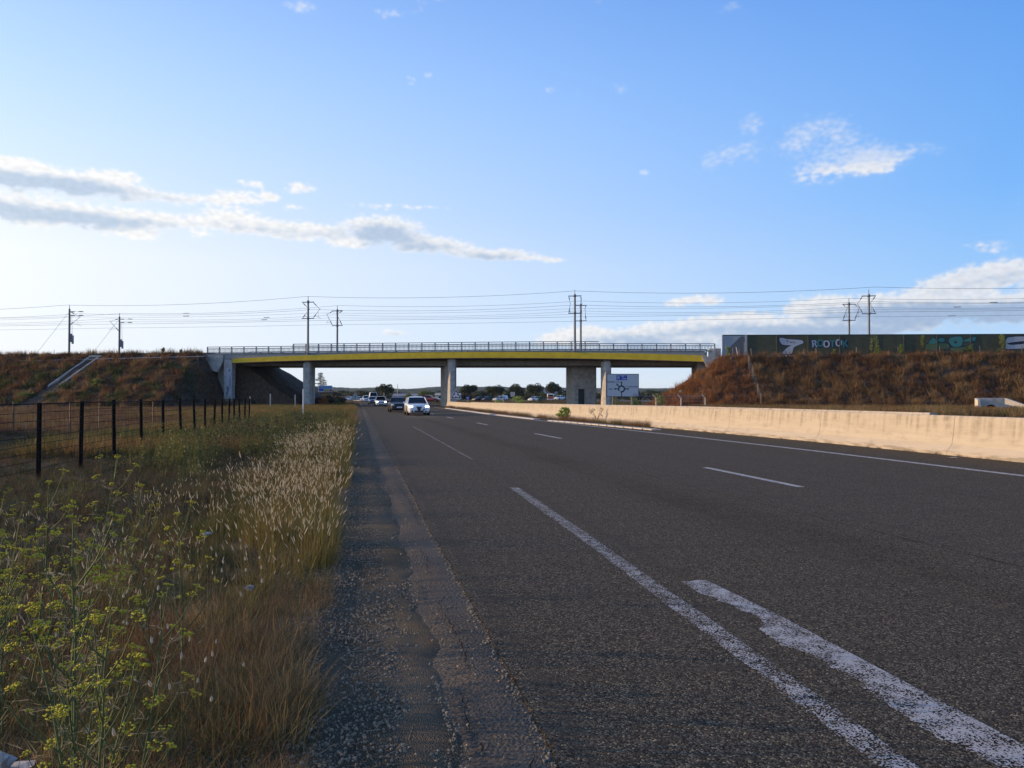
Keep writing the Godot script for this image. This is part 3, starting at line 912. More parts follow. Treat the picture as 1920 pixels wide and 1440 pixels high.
# ---------------------------------------------------------------- the banks
func build_banks() -> void:
	for s in [0, 1]:
		var a0: float = [-175.0, 8.0][s]
		var b := MB.new()
		var na: int = [160, 170][s]
		b.grid(na, 84, func(i: int, j: int):
			var a := a0 + i * 1.0
			var w := -15.0 + j * 0.6
			return rail(a, maxf(bank(a, w), -0.5), w))
		struct("embankment", b.done(), M.bank_soil)
	# ballast and sleepers' bed show as a dark edge along the top of the left bank
	var t := MB.new()
	t.box(Vector3(-110.0, 8.05, -6.5), Vector3(124.0, 0.55, 10.0))
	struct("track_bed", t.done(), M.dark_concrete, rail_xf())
	# hills
	for h in [[1900.0, 33.0, 5, -0.75, 0.9], [900.0, 10.0, 9, -0.5, 0.8]]:
		var m := MB.new()
		var dist: float = h[0]
		var nn := fnl(FastNoiseLite.TYPE_SIMPLEX_SMOOTH, 0.0022, h[2], 3)
		var ff := fnl(FastNoiseLite.TYPE_CELLULAR, 0.06 if dist > 1000.0 else 0.09, h[2] + 1)
		m.grid(620, 26, func(i: int, j: int):
			var az: float = lerpf(h[3], h[4], i / 620.0)
			var d := dist + j * (9.0 if dist > 1000.0 else 7.0)
			var p := Vector3(sin(az) * d, 0, -cos(az) * d)
			var big := 0.72 + 0.45 * nn.get_noise_2d(az * dist, 60.0)
			var rise := sin(clampf(j / 18.0, 0.0, 1.0) * PI * 0.5)
			p.y = -0.3 + (h[1] * big * rise) + ff.get_noise_2d(p.x, p.z) * -3.4 * minf(j, 3.0) / 3.0
			return p)
		struct("hills", m.done(), M.forest)

# ---------------------------------------------------------------- the bridge
func deck_top(a: float) -> float:
	return 8.05 - 0.0002 * pow(maxf(0.0, a + 8.0), 2.0)
func beam_deep(a: float) -> float:
	return 0.66 + 0.20 * smoothstep(-43.0, -18.0, a)
func beam_top(a: float) -> float:
	return 7.97 - 0.0006 * pow(a + 9.0, 2.0)

func arch(a0: float, a1: float, lo: Callable, hi: Callable, n := 24) -> PackedVector2Array:
	var p := PackedVector2Array()
	for k in n + 1:
		var a := lerpf(a0, a1, k / float(n))
		p.append(Vector2(a, lo.call(a)))
	for k in n + 1:
		var a := lerpf(a1, a0, k / float(n))
		p.append(Vector2(a, hi.call(a)))
	return p

func plan(pts: PackedVector2Array, y0: float, y1: float) -> ArrayMesh:   # a plan in (x, z) raised from y0 to y1
	var b := MB.new()
	var q := PackedVector2Array()
	for p in pts:
		q.append(Vector2(p.x, -p.y))
	b.prism(q, y0, y1, Transform3D(Basis(Vector3.RIGHT, -PI / 2), Vector3.ZERO))
	return b.done()

func build_bridge() -> void:
	var t := thing("railway_bridge", "low railway bridge with an arched yellow edge beam on concrete piers across the road", "bridge", rail_xf())
	var b := MB.new()
	b.prism(arch(-43.3, 27.3, func(a): return beam_top(a) - beam_deep(a), beam_top), -0.25, 0.14)
	part(t, "yellow_beam", b.done(), M.yellow)
	b = MB.new()
	b.prism(arch(-43.3, 27.3, func(a): return beam_top(a) - beam_deep(a) - 0.09, func(a): return beam_top(a) - beam_deep(a)), -0.55, 0.26)
	part(t, "beam_flange", b.done(), M.flange)
	b = MB.new()
	b.prism(arch(-43.6, 27.5, func(a): return beam_top(a) - 0.55, func(a): return beam_top(a) - 0.22), -13.9, -0.26)
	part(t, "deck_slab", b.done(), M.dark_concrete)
	b = MB.new()
	b.prism(arch(-43.3, 27.3, func(a): return beam_top(a) - 0.68, func(a): return beam_top(a) - 0.56), -3.0, -1.9)
	part(t, "bounce_strip", b.done(), M.yellow)  # yellow strip added for the bounce light on the cantilever's underside
	b = MB.new()
	b.prism(PackedVector2Array([Vector2(-43.4, 6.28), Vector2(27.0, 5.92), Vector2(27.0, 6.7), Vector2(-43.4, 6.95)]), -12.6, -3.4)
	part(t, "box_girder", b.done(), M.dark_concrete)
	b = MB.new()
	b.prism(arch(-43.6, 27.5, func(a): return beam_top(a) - 0.70, func(a): return deck_top(a)), -14.3, -13.91)
	part(t, "rear_beam", b.done(), M.yellow)
	# the pale facing slabs between the yellow beam and the walkway
	var a := -48.4
	while a < 27.2:
		b = MB.new()
		var e := minf(a + 1.22, 27.6)
		var lo := minf(beam_top(clampf(a, -43.3, 27.3)) - 0.05, deck_top(a) - 0.14)
		b.prism(PackedVector2Array([Vector2(a, lo), Vector2(e - 0.02, lo), Vector2(e - 0.02, deck_top(e)), Vector2(a, deck_top(a))]), -0.25, 0.02)
		part(t, "facing_slab", b.done(), M.cornice)
		a += 1.22
	b = MB.new()
	b.prism(arch(-48.4, 28.2, func(q): return deck_top(q) + 0.002, func(q): return deck_top(q) + 0.07), -1.1, 0.10)
	part(t, "coping", b.done(), M.steel_blue)
	b = MB.new()
	b.prism(arch(-43.6, 27.5, func(q): return beam_top(q) - 0.21, func(q): return deck_top(q) - 0.12), -13.9, -0.26)
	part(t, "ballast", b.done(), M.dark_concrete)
	# piers: a slim pier under the edge and a broad one behind it, set along the road
	var turn := deg_to_rad(19.785)
	var slim := PackedVector2Array([Vector2(-0.35, 0.9), Vector2(0.35, 0.9), Vector2(0.62, 0.45), Vector2(0.62, -0.6), Vector2(0.3, -1.0), Vector2(-0.3, -1.0), Vector2(-0.62, -0.6), Vector2(-0.62, 0.45)])
	var no := 0
	for p in [[-31.75, 6.55, 1.35, 6.6, -34.0, 6.1], [-9.2, 6.95, 1.5, 6.8, -12.3, 6.15], [13.5, 6.45, 3.7, 4.4, 9.7, 6.0]]:
		var s := Vector2(p[0], -1.2)
		part(t, "pier", plan(slim, -0.6, p[1]), M.concrete, at(s.x, 0, s.y, turn))
		b = MB.new()
		b.bbox(Vector3(0, p[1] + 0.16, 0.1), Vector3(0.7, 0.34, 0.8), 0.03)
		part(t, "bearing", b.done(), M.concrete, at(s.x, 0, s.y, turn))
		var hw: float = p[2] * 0.5
		var hl: float = p[3] * 0.5
		var rear := PackedVector2Array([Vector2(-hw + 0.28, hl), Vector2(hw - 0.12, hl), Vector2(hw, hl - 0.12), Vector2(hw, -hl + 0.1), Vector2(-hw + 0.3, -hl), Vector2(-hw, -hl + 0.35), Vector2(-hw - 0.12, 0), Vector2(-hw, hl - 0.4)])
		var dl := 5.6 + hl - 3.0
		var rp := s + Vector2(-sin(turn), -cos(turn)) * (dl if no < 2 else 8.5)
		if no == 2:
			rp = Vector2(9.35, -8.6)
		part(t, "pier", plan(rear, -0.6, p[5] + 0.35), M.concrete, at(rp.x, 0, rp.y, turn))
		if no == 2:
			b = MB.new()
			b.bbox(Vector3(-0.55, 1.35, hl + 0.01), Vector3(0.95, 2.5, 0.06), 0.012)
			part(t, "door", b.done(), M.green_post, at(rp.x, 0, rp.y, turn))
		no += 1
	# abutments
	b = MB.new()
	b.bbox(Vector3(-44.08, 3.6, -0.45), Vector3(1.34, 7.1, 1.0), 0.03)
	part(t, "abutment_pillar", b.done(), M.concrete)
	b = MB.new()
	b.box(Vector3(-43.95, 3.75, 0.062), Vector3(0.92, 4.3, 0.03))
	part(t, "painted_patch", b.done(), M.spray_white)
	b = MB.new()
	for q in [[-44.05, 2.6, 0.5, 1.3], [-43.7, 3.6, 0.2, 2.2], [-44.2, 1.9, 0.35, 0.8], [-43.8, 5.5, 0.35, 0.5]]:
		var poly := PackedVector2Array()
		for k in 9:
			poly.append(Vector2(q[0], q[1]) + Vector2(cos(TAU * k / 9.0) * q[2] * R(0.5, 1.0) * 0.6, sin(TAU * k / 9.0) * q[3] * R(0.6, 1.0) * 0.6))
		b.prism(poly, 0.078, 0.083)
	part(t, "sprayed_smear", b.done(), mat(Color(0.16, 0.18, 0.22), 0.8))
	b = MB.new()
	b.box(Vector3(-45.3, 3.3, -7.2), Vector3(2.0, 7.2, 12.4))
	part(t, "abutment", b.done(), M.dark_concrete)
	b = MB.new()
	b.prism(PackedVector2Array([Vector2(-48.4, 7.88), Vector2(-44.8, 7.88), Vector2(-44.8, 6.9), Vector2(-45.7, 5.2), Vector2(-46.4, 5.4), Vector2(-48.4, 7.3)]), -0.2, 0.28)
	part(t, "wing_wall", b.done(), M.concrete)
	b = MB.new()
	b.box(Vector3(28.2, 3.0, -7.4), Vector3(3.8, 7.0, 12.8))
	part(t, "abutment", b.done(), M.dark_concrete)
	b = MB.new()
	b.prism(PackedVector2Array([Vector2(26.75, 7.05), Vector2(33.2, 7.02), Vector2(33.2, 4.4), Vector2(30.8, 2.2), Vector2(28.6, 3.2)]), 0.16, 0.55)
	part(t, "wing_wall", b.done(), M.concrete)
	for k in 3:
		b = MB.new()
		b.bbox(Vector3(28.35 + k * 0.52 + (0.0 if k else -0.1), 7.62 + 0.06 * k, -0.6 - 0.9 * k), Vector3(0.92 if k == 0 else 0.5, 1.12, 0.7), 0.03)
		part(t, "parapet_block", b.done(), M.pale_concrete)
	# the sprayed tag on the right wing wall
	b = MB.new()
	var strokes := [[[28.55, 6.35], [28.45, 6.0], [28.6, 5.7], [28.95, 5.75], [29.08, 6.15], [28.95, 6.6], [28.68, 6.68], [28.5, 6.45], [28.72, 6.2], [28.95, 6.3]], [[29.15, 5.8], [29.22, 6.3], [29.4, 6.35], [29.42, 6.1], [29.3, 6.05]], [[29.45, 5.8], [29.62, 6.3], [29.68, 5.95]], [[29.75, 6.6], [29.62, 6.1]], [[29.95, 6.55], [29.75, 5.9]], [[28.95, 5.6], [29.35, 5.62], [29.5, 5.3], [29.95, 5.0]]]
	for s in strokes:
		for k in s.size() - 1:
			var p0 := Vector2(s[k][0], s[k][1])
			var p1 := Vector2(s[k + 1][0], s[k + 1][1])
			var nn := (p1 - p0).orthogonal().normalized() * 0.045
			var ex := (p1 - p0).normalized() * 0.03
			b.prism(PackedVector2Array([p0 - ex + nn, p0 - ex - nn, p1 + ex - nn, p1 + ex + nn]), 0.552, 0.558 + 0.0004 * k)
	part(t, "sprayed_tag", b.done(), M.tag_black)
	railing("bridge_railing", "blue grey steel railing with close upright bars along the near edge of the bridge", -0.35, true)
	railing("bridge_railing", "farther steel railing seen through the bars along the rear edge of the bridge", -14.0, false)

func railing(called: String, label: String, z: float, near: bool) -> void:
	var t := thing(called, label, "railing", rail_xf())
	var a0 := -47.7
	var tall := func(a): return a > -33.9 and a < 12.5 and near
	var b := MB.new()
	var n := 38
	for k in n + 1:
		var a := a0 + k * 2.0085
		var h := 1.33 if tall.call(a) else 1.02
		b = MB.new()
		b.bbox(Vector3(a, deck_top(a) + h * 0.5 + 0.05, z), Vector3(0.17, h, 0.11), 0.012)
		part(t, "post", b.done(), M.steel_blue)
	var bars := MB.new()
	for q in [[1.01, -47.7, 28.6], [0.74, -47.7, 28.6], [0.13, -47.7, 28.6], [1.32, -33.73, 12.53]]:
		if q[0] > 1.2 and not near:
			continue
		var path := PackedVector3Array()
		for k in 41:
			var a := lerpf(q[1], q[2], k / 40.0)
			path.append(Vector3(a, deck_top(a) + q[0] + 0.04, z + 0.002))
		b = MB.new()
		b.tube(path, 0.055, 0.055, 6)
		part(t, "rail", b.done(), M.steel_blue)
	var a := a0 + 0.2
	while a < 28.4:
		bars.box(Vector3(a, deck_top(a) + 0.12 + (1.02 if tall.call(a) else 0.62) * 0.5 + 0.02, z), Vector3(0.07, 1.02 if tall.call(a) else 0.62, 0.03))
		a += 0.2008
	part(t, "bars", bars.done(), M.steel_blue).set_meta("kind", "stuff")

# ---------------------------------------------------------------- overhead line
func arm(t: Node3D, a: float, h: float, side: float) -> void:   # one bracket reaching over the track; side +1 = away from the viewer
	var b := MB.new()
	var z := -side
	b.rod(Vector3(a, h - 0.35, 0), Vector3(a, h - 1.1, z * 2.5), 0.028, 5)
	b.rod(Vector3(a, h - 2.65, 0), Vector3(a, h - 1.0, z * 2.6), 0.032, 5)
	b.rod(Vector3(a, h - 2.2, z * 0.6), Vector3(a, h - 2.5, z * 2.9), 0.022, 5)
	b.rod(Vector3(a, h - 1.55, z * 1.6), Vector3(a, h - 2.45, z * 2.2), 0.015, 4)
	part(t, "bracket", b.done(), M.mast)
	b = MB.new()
	b.rod(Vector3(a, h - 0.45, z * 0.35), Vector3(a, h - 0.65, z * 1.0), 0.065, 8)
	b.rod(Vector3(a, h - 2.5, z * 0.25), Vector3(a, h - 2.1, z * 0.85), 0.065, 8)
	part(t, "insulator", b.done(), M.insulator)

func mast(a: float, w: float, h: float, base: float, side: float, anchor: bool, label: String) -> void:
	var t := thing("catenary_mast", label, "mast", rail_xf(a, 0, w), "masts of the overhead line")
	var b := MB.new()
	b.tube(PackedVector3Array([Vector3(0, base - 0.8, 0), Vector3(0, h, 0)]), 0.185, 0.15, 12)
	part(t, "pole", b.done(), M.mast)
	b = MB.new()
	b.bbox(Vector3(0, base + 0.05, 0), Vector3(0.62, 0.16, 0.62), 0.02)
	part(t, "base_plate", b.done(), M.mast)
	b = MB.new()
	b.rod(Vector3(0, h, 0), Vector3(0, h + 0.62, 0), 0.05, 6)
	part(t, "spike", b.done(), M.mast)
	if not anchor:
		for y in [-0.28, -2.75]:
			b = MB.new()
			b.bbox(Vector3(0, h + y, 0), Vector3(1.9, 0.12, 0.14), 0.015)
			b.lathe(Vector3(0, h + y - 0.12, 0), PackedVector2Array([Vector2(0.16, -0.02), Vector2(0.25, 0.06), Vector2(0.25, 0.18), Vector2(0.16, 0.26)]), 12)
			part(t, "crossarm", b.done(), M.mast)
		arm(t, -0.85, h, side)
		arm(t, 0.85, h, side)
	else:
		arm(t, 0.0, h, side)
		for y in [-0.45, -1.05]:
			b = MB.new()
			b.rod(Vector3(0.1, h + y, 0), Vector3(2.6, h + y - 0.05, 0.0), 0.02, 4)
			part(t, "strain_wire", b.done(), M.wire)
			for x in [0.55, 2.0]:
				b = MB.new()
				b.rod(Vector3(x - 0.3, h + y - 0.01, 0), Vector3(x + 0.35, h + y - 0.03, 0), 0.075, 7)
				part(t, "insulator", b.done(), M.insulator)
		b = MB.new()
		b.rod(Vector3(-0.1, h - 0.55, 0), Vector3(-6.2, base + 0.2, 0.3), 0.022, 4)
		part(t, "guy_wire", b.done(), M.wire)
		for q in [[0.34, 0.15], [0.62, 0.13]]:
			b = MB.new()
			b.bbox(Vector3(q[0], base + 3.75 - q[0], 0.0), Vector3(0.24, 1.35, 0.26), 0.02)
			b.rod(Vector3(q[0], base + 4.4 - q[0], 0), Vector3(q[0] * 0.7, h - 1.2, 0), 0.02, 4)
			part(t, "counterweight", b.done(), M.mast)

func wire(label: String, w: float, y0: Callable, sag: float, r: float, marks: Array = []) -> void:
	var b := MB.new()
	var stops := [-112.0, -71.7, -31.4, 9.1, 49.8, 90.0]
	var path := PackedVector3Array()
	for k in stops.size() - 1:
		for j in 10:
			var f := j / 10.0
			var a := lerpf(stops[k], stops[k + 1], f)
			path.append(rail(a, lerpf(y0.call(stops[k]), y0.call(stops[k + 1]), f) - sag * 4.0 * f * (1.0 - f), w + (0.2 if k % 2 else -0.2) * (1.0 - 2.0 * f) * float(sag < 0.3)))
	b.tube(path, r, r, 4, false)
	var o := part(self, "overhead_wire", b.done(), M.wire)
	tag(o, label, "wire", "wires of the overhead line")
	for m in marks:
		var q := MB.new()
		var c := rail(m, lerpf(y0.call(m), y0.call(m), 0.5) - sag * 0.5, w)
		q.rod(c - RE * 0.5, c + RE * 0.5, 0.05, 6)
		part(o, "insulator", q.done(), M.insulator)

func build_overhead() -> void:
	var n := "catenary mast "
	mast(-71.6, 0.6, 15.45, 7.4, 1.0, true, n + "with guy wire and weights on the left bank, left one of the two")
	mast(-71.9, 13.5, 15.5, 7.4, -1.0, true, n + "with guy wire and weights on the left bank, right one of the two")
	mast(-31.2, 0.05, 16.0, 7.9, 1.0, false, n + "in front of the railing above the left pier")
	mast(-31.8, 13.5, 16.1, 7.9, -1.0, false, n + "at the rear edge of the bridge right of the left pier")
	mast(9.1, 0.05, 16.15, 7.9, 1.0, false, n + "in front of the railing at the end of the taller railing")
	mast(9.0, 13.5, 16.3, 7.9, -1.0, false, n + "close behind the mast at the end of the taller railing")
	mast(49.8, 3.2, 15.75, 6.6, 1.0, false, n + "behind the painted wall above the tall green bush")
	mast(49.9, 14.2, 15.85, 6.6, -1.0, false, n + "behind the painted wall left of the tall green bush")
	var tip := func(a): return 16.0 if a < -60.0 else (16.6 if a < 30.0 else 16.3)
	var tip2 := func(a): return 16.05 if a < -60.0 else (16.75 if a < 30.0 else 16.4)
	wire("topmost overhead wire running from tip to tip of the nearer masts", 0.1, tip, 0.55, 0.0192)
	wire("overhead wire running from tip to tip of the rear masts", 13.6, tip2, 0.5, 0.0176)
	wire("upper carrying wire over the nearer track", 3.2, func(a): return 14.95 if a < 30.0 else 14.7, 0.5, 0.0176, [-53.0])
	wire("lower carrying wire over the nearer track", 3.5, func(a): return 14.45, 0.3, 0.0144, [-53.2, 66.0])
	wire("contact wire over the nearer track", 3.6, func(_a): return 13.25, 0.08, 0.0176)
	wire("upper carrying wire over the rear track", 10.6, func(a): return 14.85 if a < 30.0 else 14.75, 0.5, 0.0160, [-43.0, 64.0])
	wire("lower carrying wire over the rear track", 10.2, func(a): return 14.35, 0.3, 0.0144, [-43.2])
	wire("contact wire over the rear track", 10.0, func(_a): return 13.2, 0.08, 0.0160, [63.0])

# ---------------------------------------------------------------- walls, fences and drains
func blob(pts: Array, grow := 0.0) -> PackedVector2Array:
	var c := Curve2D.new()
	var n := pts.size()
	for k in n + 1:
		var p: Vector2 = Vector2(pts[k % n][0], pts[k % n][1])
		var d: Vector2 = (Vector2(pts[(k + 1) % n][0], pts[(k + 1) % n][1]) - Vector2(pts[(k - 1 + n) % n][0], pts[(k - 1 + n) % n][1])) * 0.16
		c.add_point(p, -d, d)
	c.bake_interval = 0.12
	var q := c.get_baked_points()
	if q[0].distance_to(q[-1]) < 0.06:
		q.remove_at(q.size() - 1)
	if grow > 0.0:
		var g := Geometry2D.offset_polygon(q, grow)
		return g[0]
	return q

func build_wall() -> void:
	var t := thing("noise_wall", "long dark green noise wall of painted panels along the railway on the right", "wall", rail_xf(0, 0, 0.85))
	var posts := [29.74, 32.93, 37.08, 41.23, 45.37, 49.54, 53.64, 57.83, 62.04, 66.2, 70.35, 74.5, 78.65, 82.8]
	for k in posts.size() - 1:
		var b := MB.new()
		var x0: float = posts[k]
		var x1: float = posts[k + 1]
		var dn: float = -0.0085 * (x0 - 30.0)
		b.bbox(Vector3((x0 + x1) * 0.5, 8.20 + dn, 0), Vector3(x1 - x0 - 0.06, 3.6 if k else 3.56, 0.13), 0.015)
		part(t, "panel", b.done(), M.grey_panel if k == 0 else M.green_panel)  # first bay takes a lighter grey for its sunlit part
		b = MB.new()
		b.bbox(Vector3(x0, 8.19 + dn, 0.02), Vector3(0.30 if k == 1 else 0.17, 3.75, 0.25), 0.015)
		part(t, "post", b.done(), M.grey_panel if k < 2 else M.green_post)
	var b := MB.new()
	b.bbox(Vector3(56.3, 9.83, 0.0), Vector3(53.2, 0.12, 0.2), 0.012, Basis(Vector3(0, 0, 1), -0.0085))
	part(t, "capping", b.done(), M.green_post)
	# added dark piece, shaped as the shadow falling across the first bay
	b = MB.new()
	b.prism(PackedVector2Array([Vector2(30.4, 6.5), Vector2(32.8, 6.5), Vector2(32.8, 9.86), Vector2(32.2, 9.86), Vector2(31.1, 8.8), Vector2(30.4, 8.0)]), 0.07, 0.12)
	part(t, "shadow_piece", b.done(), mat(Color(0.085, 0.105, 0.125), 0.7))
	# sprayed pieces
	var pieces := [
		["sprayed_shape", "spray_white", [[37.4, 9.5], [37.87, 9.59], [38.47, 9.4], [40.29, 9.25], [40.55, 8.84], [40.03, 8.61], [39.3, 8.22], [38.99, 7.41], [37.78, 7.37], [38.04, 7.87], [38.47, 8.25], [38.9, 8.55], [37.87, 8.63], [37.5, 9.05]]],
		["sprayed_letter", "spray_teal", [[56.73, 8.67], [57.38, 9.37], [57.79, 8.66]]],
		["sprayed_letter", "spray_teal", [[57.96, 9.1], [58.3, 9.36], [58.75, 9.2], [58.7, 8.85], [58.2, 8.8]]],
		["sprayed_letter", "spray_teal", [[59.27, 9.0], [59.6, 9.4], [60.9, 9.43], [60.85, 8.28], [59.84, 8.15], [59.43, 8.56]]],
		["sprayed_letter", "spray_teal", [[61.06, 8.95], [62.5, 9.48], [62.5, 8.9], [61.1, 8.84]]],
		["sprayed_letter", "spray_green", [[56.56, 8.55], [57.75, 8.5], [57.7, 7.7], [56.4, 7.88]]],
		["sprayed_letter", "spray_green", [[57.96, 8.62], [59.2, 8.5], [59.2, 7.9], [58.2, 7.95]]],
		["sprayed_letter", "spray_green", [[59.5, 8.0], [61.2, 8.1], [62.4, 8.6], [61.8, 7.6], [59.9, 7.5]]],
		["sprayed_shape", "spray_white", [[66.23, 8.57], [66.39, 9.01], [66.79, 9.35], [68.62, 9.41], [69.18, 9.15], [69.18, 8.11], [68.62, 7.86], [66.63, 7.79], [66.12, 8.05]]]]
	for p in pieces:
		b = MB.new()
		b.prism(blob(p[2], 0.10), 0.068, 0.071)
		part(t, "sprayed_outline", b.done(), M.spray_navy)
		b = MB.new()
		b.prism(blob(p[2]), 0.072, 0.075)
		part(t, p[0], b.done(), M[p[1]])
	b = MB.new()
	b.prism(blob([[66.63, 8.57], [68.54, 8.81], [68.54, 8.46], [66.95, 8.34]]), 0.076, 0.079)
	b.prism(blob([[59.9, 8.7], [60.2, 8.95], [60.25, 8.6]]), 0.076, 0.079)
	for s in [[38.3, 9.2, 38.7, 9.15], [38.45, 9.2, 38.5, 8.85], [38.75, 9.1, 38.95, 8.85], [38.95, 8.85, 39.1, 9.1], [39.15, 8.85, 39.4, 9.0], [39.35, 9.0, 39.5, 8.8]]:
		var p0 := Vector2(s[0], s[1])
		var p1 := Vector2(s[2], s[3])
		var nn := (p1 - p0).orthogonal().normalized() * 0.035
		b.prism(PackedVector2Array([p0 + nn, p0 - nn, p1 - nn, p1 + nn]), 0.0765, 0.079)
	part(t, "sprayed_strokes", b.done(), M.spray_navy)
	var word := "ROOTOK"
	for k in word.length():
		var tm := TextMesh.new()
		tm.text = word[k]
		var f := SystemFont.new()
		f.font_names = PackedStringArray(["Droid Sans"])
		f.font_weight = 700
		tm.font = f
		tm.font_size = 64
		tm.pixel_size = 0.021
		tm.depth = 0.004
		part(t, "sprayed_letter", tm, M[["spray_white", "spray_teal", "spray_white", "spray_teal", "spray_white", "spray_teal"][k]], Transform3D(Basis(Vector3(0, 0, 1), [0.1, -0.08, 0.06, 0.0, -0.1, 0.14][k]), Vector3(42.0 + k * 0.80, 8.72 + 0.08 * sin(k * 2.0), 0.076)))
		b = MB.new()
		var o := []
		for j in 10:
			o.append([42.0 + k * 0.80 + cos(TAU * j / 10.0) * 0.44, 8.72 + sin(TAU * j / 10.0) * 0.60])
		b.prism(blob(o), 0.068 + 0.0004 * k, 0.0705 + 0.0004 * k)
		part(t, "sprayed_outline", b.done(), M.spray_navy)
	# crest rail on the right
	var cr := thing("crest_rail", "thin grey rail with small white brackets along the top edge of the right bank", "rail", rail_xf())
	b = MB.new()
	b.tube(PackedVector3Array([Vector3(33.0, 7.0, 1.35), Vector3(60.0, 6.87, 1.35), Vector3(90.0, 6.7, 1.35)]), 0.05, 0.05, 6)
	part(cr, "rail", b.done(), M.galv)
	for x in [37.9, 44.6, 51.1, 57.9, 64.6, 71.0]:
		b = MB.new()
		b.bbox(Vector3(x, 6.92, 1.36), Vector3(0.16, 0.34, 0.16), 0.02)
		part(cr, "bracket", b.done(), M.white)
	# thin posts in front of the wall
	for q in [[31.01, 0.0, "left of the leaning white post"], [31.94, 0.06, "right of the leaning white post"], [33.58, 0.1, "on the first green panel"], [38.47, 0.0, "across the white sprayed shape"], [42.1, 0.05, "before the sprayed word's first letters"], [47.28, 0.0, "left of the tall green bush"], [52.52, -0.05, "beside the small leafy bush at the wall"], [57.82, 0.0, "under the turquoise sprayed letters"], [62.84, 0.06, "right of the turquoise sprayed letters"], [67.91, 0.0, "before the grey sprayed shape"]]:
		var p := MB.new()
		p.bbox(Vector3(0, 0.65, 0), Vector3(0.10, 1.3, 0.08), 0.012)
		var o := part(self, "marker_post", p.done(), M.wood, Transform3D(Basis(RE, Vector3.UP, -RN) * Basis(Vector3(0, 0, 1), q[1]), rail(q[0], 6.85, -0.1)))
		tag(o, "thin pale post at the noise wall, " + q[2], "post", "thin posts along the wall")
	var lp := MB.new()
	lp.bbox(Vector3(0, 0.85, 0), Vector3(0.09, 1.75, 0.06), 0.012)
	tag(part(self, "leaning_post", lp.done(), M.white, Transform3D(Basis(RE, Vector3.UP, -RN) * Basis(Vector3(0, 0, 1), 0.2), rail(31.75, 6.6, -0.5))), "white post leaning to the left above the tagged wing wall", "post")
	# mesh fence running down the slope
	var fe := thing("slope_fence", "rusty wire mesh fence climbing straight up the right bank to the wall", "fence", rail_xf())
	var fp := [[32.33, -2.0, 2.3], [32.6, -4.4, 1.8], [32.83, -6.5, 1.8], [33.0, -9.5, 1.7], [33.1, -11.5, 1.6]]
	for q in fp:
		b = MB.new()
		b.rod(Vector3(q[0], bank(q[0], q[1]) - 0.3, -q[1]), Vector3(q[0], bank(q[0], q[1]) + q[2], -q[1]), 0.045, 6)
		part(fe, "post", b.done(), M.wood)
	b = MB.new()
	for k in fp.size() - 1:
		for j in 6:
			for e in 2:
				var f0 := j / 5.0
				var lo0 := Vector3(fp[k][0], bank(fp[k][0], fp[k][1]), -fp[k][1])
				var lo1 := Vector3(fp[k + 1][0], bank(fp[k + 1][0], fp[k + 1][1]), -fp[k + 1][1])
				if e == 0:
					b.rod(lo0 + Vector3.UP * f0 * fp[k][2], lo1 + Vector3.UP * f0 * fp[k + 1][2], 0.006, 3)
				else:
					b.rod(lo0.lerp(lo1, f0), lo0.lerp(lo1, f0) + Vector3.UP * lerpf(fp[k][2], fp[k + 1][2], f0), 0.006, 3)
	part(fe, "mesh", b.done(), M.mast).set_meta("kind", "stuff")
	# low fence behind the barrier with outward bent tops
	var bf := thing("barbed_fence", "low concrete post fence with bent tops and barbed wire behind the barrier under the bridge", "fence")
	var bx := [30.3, 32.6, 35.44, 38.42, 41.3]
	for k in bx.size():
		var z: float = -92.9 + (bx[k] - 30.3) * 0.188
		b = MB.new()
		b.bbox(Vector3(bx[k], 0.62, z), Vector3(0.12, 1.34, 0.12), 0.015)
		b.box(Vector3(bx[k] - 0.2, 1.46, z), Vector3(0.08, 0.62, 0.08), Basis(Vector3(0, 0, 1), 0.75))
		part(bf, "post", b.done(), M.pale_concrete)
	for y in [[0.5, 0.0], [0.9, 0.0], [1.25, 0.0], [1.45, -0.18], [1.62, -0.36]]:
		b = MB.new()
		b.rod(Vector3(bx[0] + y[1], y[0], -92.9), Vector3(bx[-1] + y[1], y[0], -92.9 + 11.0 * 0.188), 0.012, 4)
		part(bf, "wire", b.done(), M.galv)
	# black field fence on the left
	var lf := thing("field_fence", "black post and wire fence receding through the dark field on the left", "fence")
	var zs: Array[float] = [-11.6, -14.1, -16.59, -18.94, -21.39, -23.94, -26.5, -29.02, -31.38, -33.39, -35.42, -37.43, -39.22, -41.03, -42.83, -44.59, -46.28]
	for k in zs.size():
		b = MB.new()
		b.tube(PackedVector3Array([Vector3(0, -0.4, 0), Vector3(0, 1.38, 0), Vector3(0, 1.40, 0)]), 0.044, 0.042, 10)
		part(lf, "post", b.done(), M.black_post, Transform3D(Basis.from_euler(Vector3(R(-0.035, 0.035), 0, R(-0.035, 0.035))), Vector3(-5.95, R(-0.03, 0.03), zs[k])))
	var net := MB.new()   # the thin upright wires of the netting
	for k in zs.size() - 1:
		var n := 9
		for j in n:
			var z := lerpf(zs[k], zs[k + 1], (j + 0.5) / n)
			net.rod(Vector3(-5.89, 0.0, z), Vector3(-5.89 + R(-0.01, 0.01), 1.34, z), 0.0022, 3)
	part(lf, "netting", net.done(), M.dark_wire).set_meta("kind", "stuff")
	for y in [0.15, 0.3, 0.45, 0.6, 0.75, 0.9, 1.05, 1.2, 1.36]:
		b = MB.new()
		var path := PackedVector3Array()
		for z in zs:
			path.append(Vector3(-5.95 + 0.06, y + R(-0.012, 0.012), z))
		b.tube(path, 0.005 if y < 1.3 else 0.011, 0.005 if y < 1.3 else 0.011, 4, false)
		part(lf, "wire", b.done(), M.dark_wire)
	# older thin fence farther out
	var of := thing("old_fence", "old fence of thin rusty posts farther out in the left field", "fence")
